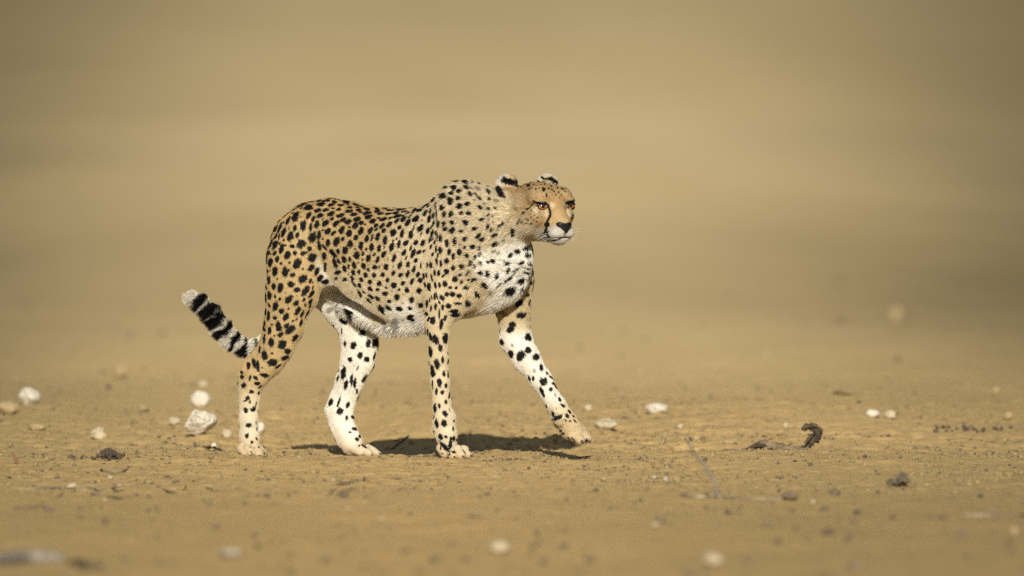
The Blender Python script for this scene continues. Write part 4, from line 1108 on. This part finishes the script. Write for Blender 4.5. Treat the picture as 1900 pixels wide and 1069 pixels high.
def coat(P, Nn, flw, gww, outv, seed=0, per_hair=0.0):
    """colour of the coat at points P"""
    rg_ = np.random.default_rng(seed)
    n_ = len(P)
    g = {k: gww[:, i] for k, i in gi.items()}
    mott = vnoise(P[:, 0] * 24, P[:, 2] * 24 + P[:, 1] * 13, 2)
    down = -Nn[:, 2]
    # back rufous, flanks tan, underside white
    col = TAN + (RUFOUS - TAN) * (sstep(0.25, 0.95, Nn[:, 2] + 0.15 * mott))[:, None]
    w = sstep(0.25, 0.62, down + 0.12 * mott)
    body = np.maximum(g['trunk'] + g['fold'] * 0.3, g['neck'])
    fx = (P - CAMP)
    ppx = 950 + FPX * (fx @ _R) / (fx @ _F); ppy = 534.5 - FPX * (fx @ _U) / (fx @ _F)
    u_ax = (P - W(700, 480, 0)) @ AX; v_lat = (P - W(700, 480, 0)) @ LAT
    low = sstep(0.150, 0.185, -(P[:, 2] - 0.555) + 0.015 * mott) * (g['trunk'] + g['fold'])
    w = np.maximum(w * body, low * 0.9)
    # chest front and throat are pale
    front = sstep(0.30, 0.62, Nn @ AX + 0.10 * mott) * sstep(0.0, 0.4, g['trunk'] + g['neck'] * 0.7) * sstep(0.26, 0.33, u_ax) * (1 - sstep(0.60, 0.72, P[:, 2]))
    w = np.maximum(w, front)
    # the belly behind the flank fold
    tuck = np.zeros(n_)
    fpx = np.array([q[0] for q in FOLD], float); fpy = np.array([q[1] for q in FOLD], float)
    fw_ = [W(a, b_, 0) for a, b_ in FOLD]
    zline = np.interp(u_ax, [(q - W(700, 480, 0)) @ AX - 0.03 for q in fw_], [q[2] for q in fw_])
    tuck = sstep(-0.020, 0.030, zline - P[:, 2] + 0.012 * mott) * (u_ax < 0.06) * (u_ax > -0.24) * sstep(0.2, 0.6, g['trunk'] + g['fold'] + g['fhl'])
    w = np.maximum(w, tuck * 0.95 * (1 - np.clip(g['nhl'] * 1.5, 0, 1)))
    # shoulder and lower flank are paler than the haunch
    w = np.maximum(w, 0.40 * np.maximum(sstep(-0.02, 0.22, u_ax + 0.03 * mott), sstep(0.60, 0.46, P[:, 2] + 0.02 * mott) * (u_ax > -0.2)) * np.clip(g['trunk'] + g['fold'] + g['nfs'] + g['neck'], 0, 1))
    # legs: outer side tan, inner side and lower leg pale
    leg = np.maximum.reduce([g['nfs'], g['ffs'], g['nhl'], g['fhl']])
    inner = sstep(-0.25, 0.45, -(Nn * outv).sum(1) / (np.linalg.norm(outv, axis=1) + 1e-6))
    lowleg = 1 - sstep(0.05, 0.42, P[:, 2])
    wl = np.clip(inner * 0.95 + 0.28 * lowleg + 0.08 * mott, 0, 1)
    wl = np.where(g['nfs'] > 0.4, np.clip(0.30 + 0.5 * inner * (P[:, 2] < 0.42) + 0.22 * lowleg, 0, 1), wl)
    wl = np.where(g['nhl'] > 0.4, np.clip(0.8 * inner + 0.75 * (1 - sstep(0.06, 0.26, P[:, 2])), 0, 1), wl)
    wl = np.where(g['ffs'] > 0.4, np.clip(0.72 * (1 - sstep(0.33, 0.40, P[:, 2])) * sstep(0.10, 0.2, P[:, 2]) + 0.2, 0, 1), wl)
    wl = np.minimum(wl, np.where((g['fhl'] > 0.4) | (g['ffs'] > 0.4), 0.85, 0.55))
    w = w * (1 - leg) + np.maximum(w * 0.5, wl) * leg
    # neck side pales towards the throat
    w = np.maximum(w, g['neck'] * sstep(0.10, -0.55, Nn[:, 2] - 0.2 * mott) * 0.62)
    w = np.maximum(w, g['neck'] * 0.34)
    # white shirt front
    for c, r, k in SHIRT:
        w = np.maximum(w, k * (1 - sstep(0.25, 1.25, np.linalg.norm(P - c, axis=1) / r + 0.15 * mott)))
    pale = np.where((w > 0.5)[:, None], CREAM + (WHITE - CREAM) * np.clip((w - 0.5) * 2, 0, 1)[:, None], 0)
    col = np.where((w > 0.5)[:, None], pale, col + (CREAM - col) * np.clip(w * 2, 0, 1)[:, None])
    # dusty paws
    paw = (1 - sstep(0.015, 0.07, P[:, 2] - 0.02 * mott)) * leg
    col = col + (srgb(200, 172, 128) * 0.66 - col) * (paw * 0.65)[:, None]
    # head
    H3 = (P - HC) @ HEADM.T
    hw = sstep(0.25, 0.6, g['head'])
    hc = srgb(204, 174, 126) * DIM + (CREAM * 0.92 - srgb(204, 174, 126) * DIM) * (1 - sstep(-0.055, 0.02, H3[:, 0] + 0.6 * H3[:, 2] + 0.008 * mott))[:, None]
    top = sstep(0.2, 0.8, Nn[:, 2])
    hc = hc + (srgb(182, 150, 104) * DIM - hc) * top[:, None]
    for f, r, u, rad, c, wt in STAMP:
        d = np.sqrt((H3[:, 0] - f) ** 2 + (np.abs(H3[:, 1]) - r) ** 2 + (H3[:, 2] - u) ** 2)
        k = (1 - sstep(0.45, 1.15, d / rad + 0.15 * mott)) * wt
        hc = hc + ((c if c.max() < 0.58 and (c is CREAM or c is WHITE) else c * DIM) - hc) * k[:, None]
    col = col + (hc - col) * hw[:, None]
    # tail
    tw = sstep(0.3, 0.7, g['tail'])
    s = tail_s(P) + 0.007 * vnoise(P[:, 0] * 80, P[:, 2] * 80 + P[:, 1] * 70, 3)
    tc = np.tile(srgb(196, 190, 174), (n_, 1))
    col = col + (tc - col) * (tw * sstep(TL[4] - 0.05, TL[4], s))[:, None]
    blk = spot_field(P, Nn, seed=seed)
    # the front of the muzzle pads carries no spots
    pad_d = np.sqrt((H3[:, 0] - 0.108) ** 2 + (np.abs(H3[:, 1]) - 0.0235) ** 2 + (H3[:, 2] + 0.0695) ** 2)
    blk = blk * sstep(0.007, 0.011, pad_d)
    tb = np.zeros(n_)
    for c, hw_, k in BANDS:
        tb = np.maximum(tb, k * (1 - sstep(hw_ * 0.75, hw_ * 1.2, np.abs(s - c))))
    tb = np.where(s > TIP, 0, tb)
    blk = np.where(tw > 0.5, np.where(s > TL[3], tb, blk), blk)
    # individual hairs vary a little
    fl = flw / (np.linalg.norm(flw, axis=1)[:, None] + 1e-6)
    sd_ = np.cross(Nn, fl)
    streak = vnoise((P * sd_).sum(1) * 230, (P * fl).sum(1) * 55, 1) + 0.6 * vnoise((P * sd_).sum(1) * 90 + 7, (P * fl).sum(1) * 28, 3)
    tone = 1 + per_hair * (rg_.normal(size=n_) + 1.1 * streak)
    col = col * np.clip(1 + 0.07 * mott, 0.8, 1.2)[:, None]
    col = col * (1 - blk)[:, None] + DARK * blk[:, None]
    return np.clip(col * np.clip(tone, 0.6, 1.4)[:, None], 0.003, 0.9), blk

root = empty('cheetah', (0.0, 0.0, 0.0))
root.location = (float(W(700, 850, 0)[0]), 0.0, 0.0)
tag(root, 'spotted cheetah walking to the right across bare sand, one front paw lifted', 'cheetah')
OFF = np.array(root.location)


def attr_mat(name, attr, rough, spec=0.3, extra=None):
    m_, nt_, b_ = new_mat(name)
    a = N(nt_, 'ShaderNodeAttribute'); a.attribute_name = attr
    nt_.links.new(a.outputs['Color'], b_.inputs['Base Color'])
    b_.inputs['Roughness'].default_value = rough
    b_.inputs['Specular IOR Level'].default_value = spec
    return m_


bcol, _ = coat(BV, BN, flow, gw, outd)
ca = body_me.color_attributes.new('coat', 'FLOAT_COLOR', 'POINT')
ca.data.foreach_set('color', np.concatenate([bcol, np.ones((len(BV), 1))], 1).astype(np.float32).ravel())
body_me.materials.append(attr_mat('cheetah_skin', 'coat', 0.75, 0.2))
body = link(bpy.data.objects.new('body', body_me), root)
body.location = -Vector(OFF)
body['label'] = 'lean spotted body with a deep chest, small head, long legs and ringed tail'

# ---- fur: short hairs laid along the body
NH = 330000
hr = np.random.default_rng(99)
T1 = np.concatenate([BQ[:, [0, 1, 2]], BQ[:, [0, 2, 3]]])
ar = 0.5 * np.linalg.norm(np.cross(BV[T1[:, 1]] - BV[T1[:, 0]], BV[T1[:, 2]] - BV[T1[:, 0]]), axis=1)
tw_ = 1 + 2.2 * sstep(0.3, 0.7, gw[T1[:, 0], gi['head']]) + 1.2 * sstep(0.4, 0.8, gw[T1[:, 0], gi['tail']])
cum = np.cumsum(ar * tw_)
ti = np.searchsorted(cum, hr.random(NH) * cum[-1])
u = hr.random(NH); v = hr.random(NH); fl_ = u + v > 1; u[fl_] = 1 - u[fl_]; v[fl_] = 1 - v[fl_]
bw = np.stack([1 - u - v, u, v], 1)
tri = T1[ti]


def interp(A):
    return (A[tri] * bw.reshape(bw.shape + (1,) * (A.ndim - 1))).sum(1)


HP, HN, HFl, HL, HGW, HO = interp(BV), interp(BN), interp(flow), interp(furl), interp(gw), interp(outd)
HN /= np.linalg.norm(HN, axis=1)[:, None]
# a mark shows where the hairs lie, not where they root
HMID = HP + 0.42 * HL[:, None] * (HFl - HN * (HFl * HN).sum(1)[:, None])
HCOL, HB = coat(HMID, HN, HFl, HGW, HO, seed=5, per_hair=0.12)
tang = HFl - HN * (HFl * HN).sum(1)[:, None]
tl = np.linalg.norm(tang, axis=1)[:, None]
tang = np.where(tl > 0.05, tang / np.maximum(tl, 1e-6), 0)
side = np.cross(HN, tang)
L = HL * hr.uniform(0.65, 1.25, NH)
# the nose leather and the eyes are bare
keep = np.ones(NH, bool)
lift = R(20) + R(14) * hr.random(NH) + R(22) * sstep(0.012, 0.02, HL)
# clumps: neighbouring hairs lean the same way
cl = vnoise(HP[:, 0] * 130 + HP[:, 1] * 70, HP[:, 2] * 130, 4)
cl2 = vnoise(HP[:, 0] * 130 + 40, HP[:, 2] * 130 + HP[:, 1] * 80, 6)
d0 = tang * np.cos(lift)[:, None] + HN * np.sin(lift)[:, None] + side * (0.30 * cl + 0.16 * hr.normal(size=NH))[:, None]
d0 += HN * (0.12 * cl2)[:, None]
d0 /= np.linalg.norm(d0, axis=1)[:, None]
d1 = d0 + tang * 0.35 - HN * 0.12 + np.array([0, 0, -1.0]) * (0.9 * sstep(0.010, 0.024, HL))[:, None] + side * (0.12 * hr.normal(size=NH))[:, None]
d1 /= np.linalg.norm(d1, axis=1)[:, None]
d2 = d1 + tang * 0.2 + np.array([0, 0, -1.0]) * (0.9 * sstep(0.010, 0.024, HL))[:, None]
d2 /= np.linalg.norm(d2, axis=1)[:, None]


def build_fur(keep):
    global fur
    n = int(keep.sum())
    P0 = HP[keep] - HN[keep] * 0.0006
    s = L[keep][:, None] / 3
    P1 = P0 + d0[keep] * s; P2 = P1 + d1[keep] * s; P3 = P2 + d2[keep] * s
    cu = bpy.data.hair_curves.new('fur')
    cu.add_curves([4] * n)
    pts = np.stack([P0, P1, P2, P3], 1).reshape(-1, 3).astype(np.float32)
    cu.attributes['position'].data.foreach_set('vector', pts.ravel())
    ra = cu.attributes.get('radius') or cu.attributes.new('radius', 'FLOAT', 'POINT')
    w0 = 0.00030 + 0.00012 * sstep(0.008, 0.02, HL[keep])
    rad = np.stack([w0, w0 * 0.95, w0 * 0.7, w0 * 0.15], 1)
    ra.data.foreach_set('value', rad.astype(np.float32).ravel())
    at = cu.attributes.new('coat', 'FLOAT_COLOR', 'CURVE')
    at.data.foreach_set('color', np.concatenate([HCOL[keep], np.ones((n, 1))], 1).astype(np.float32).ravel())
    m_, nt_, b_ = new_mat('fur')
    a = N(nt_, 'ShaderNodeAttribute'); a.attribute_name = 'coat'
    nt_.links.new(a.outputs['Color'], b_.inputs['Base Color'])
    b_.inputs['Roughness'].default_value = 0.6
    b_.inputs['Specular IOR Level'].default_value = 0.10
    cu.materials.append(m_)
    fur = link(bpy.data.objects.new('fur', cu), body)
    fur['label'] = 'short tan to white coat with solid black spots'


# ---- eyes, nose, whiskers, claws
def hit(px, py):
    loc, n, _, _ = BVH.ray_cast(Vector(CAMP), Vector(ray(px, py)))
    return np.array(loc), np.array(n)


def uv_ball(nu=28, nv=18):
    vs = [(0, 0, 1.0)]
    for j in range(1, nv):
        th = math.pi * j / nv
        for i in range(nu):
            ph = 2 * math.pi * i / nu
            vs.append((math.sin(th) * math.cos(ph), math.sin(th) * math.sin(ph), math.cos(th)))
    vs.append((0, 0, -1.0))
    fs = [(0, 1 + i, 1 + (i + 1) % nu) for i in range(nu)]
    for j in range(nv - 2):
        a = 1 + j * nu; b_ = a + nu
        fs += [(a + i, b_ + i, b_ + (i + 1) % nu, a + (i + 1) % nu) for i in range(nu)]
    last = len(vs) - 1; a = 1 + (nv - 2) * nu
    fs += [(last, a + (i + 1) % nu, a + i) for i in range(nu)]
    return np.array(vs), fs


def plain(name, col, rough, spec=0.5, coatw=0.0):
    m_, nt_, b_ = new_mat(name)
    tc = N(nt_, 'ShaderNodeTexCoord'); nn = N(nt_, 'ShaderNodeTexNoise'); nn.inputs['Scale'].default_value = 300
    nt_.links.new(tc.outputs['Object'], nn.inputs['Vector'])
    r_2 = ramp(nt_, [(0.3, tuple(np.array(col) * 0.8)), (0.7, tuple(np.minimum(np.array(col) * 1.15, 1)))])
    nt_.links.new(nn.outputs['Fac'], r_2.inputs['Fac']); nt_.links.new(r_2.outputs['Color'], b_.inputs['Base Color'])
    b_.inputs['Roughness'].default_value = rough; b_.inputs['Specular IOR Level'].default_value = spec
    b_.inputs['Coat Weight'].default_value = coatw; b_.inputs['Coat Roughness'].default_value = 0.05
    return m_


eye_m = plain('eye_dark', srgb(30, 18, 12), 0.25, 0.5, 1.0)
iris_m = plain('iris_amber', srgb(172, 92, 38), 0.3, 0.5, 1.0)
pupil_m = plain('pupil_black', (0.004, 0.004, 0.004), 0.15, 0.6, 1.0)
lid_m = plain('eyelid_black', srgb(22, 17, 15), 0.6, 0.3)
BALL = uv_ball()
BALLV, BALLF = BALL
GAZE = HF * 0.93 + HR * (-0.05) + ZUP * (-0.05)


def ring_part(verts, zmin, zmax):
    z = verts[:, 2]
    return [f for f in BALLF if zmin <= np.mean(z[list(f)]) <= zmax]


def compact(V, Fs):
    ids = sorted({i for f in Fs for i in f}); mp = {i: k for k, i in enumerate(ids)}
    return V[ids], [tuple(mp[i] for i in f) for f in Fs]


bare = []
for (px, py, lookdx) in ((1006.0, 383.2, 0.10), (1057.5, 381.5, 0.0)):
    h, n = hit(px, py)
    view = -ray(px, py)
    g_ = HF * 0.75 + view * 0.45 + ZUP * 0.02
    g_ /= np.linalg.norm(g_)
    r_eye = 0.0160
    c = h - g_ * r_eye * 0.60 - view * 0.0012
    xa = np.cross(ZUP, g_); xa /= np.linalg.norm(xa); ya = np.cross(g_, xa)
    B = np.stack([xa, ya, g_])                   # rows: local axes
    loc3 = lambda V_: V_ @ B
    c_l = Vector(c - OFF)
    vv, ff = compact(BALLV, ring_part(BALLV, -1.0, 0.78))
    eye = mesh_obj('eye', loc3(vv * r_eye), ff, eye_m, root); eye.location = c_l
    vv, ff = compact(BALLV * 1.012, ring_part(BALLV, 0.74, 0.955))
    ir = mesh_obj('iris', loc3(vv * r_eye), ff, iris_m, eye)
    vv, ff = compact(BALLV * 1.02, ring_part(BALLV, 0.93, 1.0))
    pu = mesh_obj('pupil', loc3(vv * r_eye), ff, pupil_m, eye)
    # lids: shells cut from a slightly larger ball, upper one lower in front
    for sgn, lim, nm in ((1, 0.16, 'upper_eyelid'), (-1, 0.42, 'lower_eyelid')):
        big = BALLV * np.array([1.22, 1.05, 1.05])
        fsel = []
        for f in BALLF:
            q = BALLV[list(f)].mean(0)
            if q[2] > -0.25 and sgn * q[1] > lim + 0.30 * q[0] * q[0] * sgn * (-1 if sgn > 0 else 1) * 0.6:
                fsel.append(f)
        vv, ff = compact(big, fsel)
        inner = vv * 0.93
        nv_ = len(vv)
        lid = mesh_obj(nm, loc3(np.concatenate([vv, inner]) * r_eye), ff + [tuple(i + nv_ for i in reversed(f)) for f in ff], lid_m, eye)
    bare.append((c, r_eye * 1.10))

# nose leather
h, n = hit(1049, 420.5)
xa = -HR; za = ZUP
prof = [  # outline seen from the front: across, up, out (mm)
    (-21, 7.5, -2.5), (-13, 11, 2.2), (-5, 9.0, 4.2), (0, 8.2, 4.6), (5, 9.0, 4.2), (13, 11, 2.2), (21, 7.5, -2.5), (19, 1.0, -1.0), (12, -4.5, 2.0), (4.5, -11.5, 3.0), (0, -16, 2.6), (-4.5, -11.5, 3.0), (-12, -4.5, 2.0), (-19, 1.0, -1.0)]
NF = HF * 0.94 + ZUP * (-0.10); NF /= np.linalg.norm(NF)
ring = lambda s_, o_: [h + (xa * a * s_ + za * b_ * s_ + NF * (o + o_)) * 0.001 for a, b_, o in prof]
nvs, nfs_ = [], []
rings = [ring(1.16, -9), ring(1.13, -0.6), ring(1.05, 2.4), ring(0.80, 4.2), ring(0.38, 5.0)]
for rg_i in rings: nvs += rg_i
kN = len(prof)
for j in range(len(rings) - 1):
    for i in range(kN):
        nfs_.append((j * kN + i, j * kN + (i + 1) % kN, (j + 1) * kN + (i + 1) % kN, (j + 1) * kN + i))
nfs_.append(tuple((len(rings) - 1) * kN + i for i in range(kN)))
nose_m = plain('nose_leather', srgb(17, 14, 14), 0.5, 0.3)
nose = mesh_obj('nose', np.array(nvs) - OFF, nfs_, nose_m, root)
for sx in (-1, 1):                                # nostrils
    vs_, fs_ = uv_ball(12, 8)
    cN = h + (xa * sx * 12.0 - za * 0.5 + NF * 4.4) * 0.001
    mesh_obj('nostril', vs_ @ np.stack([xa * 0.0042, za * 0.0030, NF * 0.0016]) + cN - OFF, fs_, pupil_m, nose)
bare.append((h, 0.0115)); bare.append((h + xa * 0.012 + za * 0.004, 0.010)); bare.append((h - xa * 0.012 + za * 0.004, 0.010)); bare.append((h - za * 0.009, 0.007))

for c, r in bare:
    keep &= ((HP - c) ** 2).sum(1) > r * r
build_fur(keep)

# whiskers
wr = random.Random(4)
V, Fc = [], []
for (x0, y0, x1, y1) in ((1014, 437, 996, 447), (1016, 439, 1000, 452), (1018, 441, 1004, 454), (1012, 434, 992, 441), (1020, 443, 1010, 452), (1015, 432, 1003, 443), (1017, 436, 1006, 440),
                         (1062, 432, 1077, 431), (1063, 435, 1073, 443), (1062, 438, 1071, 450), (1061, 440, 1066, 456), (1060, 429, 1080, 424), (1058, 442, 1064, 452), (1050, 447, 1056, 455)):
    p0, n0 = hit(x0, y0)
    y1d = p0[1] - 0.01 if x1 < x0 else p0[1] + 0.01
    p2 = W(x1, y1, y1d); p1 = (p0 + p2) / 2 + n0 * 0.004 + ZUP * 0.002
    cv = catmull([p0 - n0 * 0.001, p1, p2], 3)
    v_, f_ = tube([Vector(q - OFF) for q in cv], np.linspace(0.00028, 0.00009, len(cv)), seg=4)
    o = len(V); V += v_; Fc += [tuple(i + o for i in g) for g in f_]
whisk = mesh_obj('whiskers', V, Fc, plain('whisker_white', (0.85, 0.83, 0.78), 0.4), root)

# claws of the lifted paw, and the dew claw
claw_m = plain('claw_horn', srgb(52, 42, 34), 0.35, 0.5)
pale_claw = plain('claw_pale', srgb(214, 200, 172), 0.35, 0.5)
for (q, mt, w_) in ((((1088, 815), (1094, 818), (1096, 824)), claw_m, 2.6), (((1078, 818), (1085, 821), (1087, 826)), claw_m, 2.6), (((1060, 812), (1066, 816), (1068, 820)), claw_m, 2.0), (((1046, 770), (1045, 776), (1038, 781)), pale_claw, 1.7)):
    hh_ = BVH.ray_cast(Vector(CAMP), Vector(ray(*q[0])))[0]
    yb = (hh_.y if hh_ is not None else -0.2) - 0.002
    cv = catmull([W(a, b_, yb - 0.003 * i) for i, (a, b_) in enumerate(q)], 4)
    v_, f_ = tube([Vector(p - OFF) for p in cv], np.linspace(w_, 0.4, len(cv)) * PX, seg=7)
    mesh_obj('claw', v_, f_, mt, root)
for (a, b_) in ((876, 849), (861, 850), (845, 851), (494, 849), (484, 849), (706, 845)):
    hh_ = BVH.ray_cast(Vector(CAMP), Vector(ray(a - 3, b_ - 4)))[0]
    if hh_ is None: continue
    cv = catmull([W(a - 3, b_ - 4, hh_.y), W(a, b_ - 2.5, hh_.y - 0.003), W(a + 2, b_ + 0.5, hh_.y - 0.004)], 3)
    v_, f_ = tube([Vector(p - OFF) for p in cv], np.linspace(1.6, 0.4, len(cv)) * PX, seg=6)
    mesh_obj('claw', v_, f_, claw_m, root)
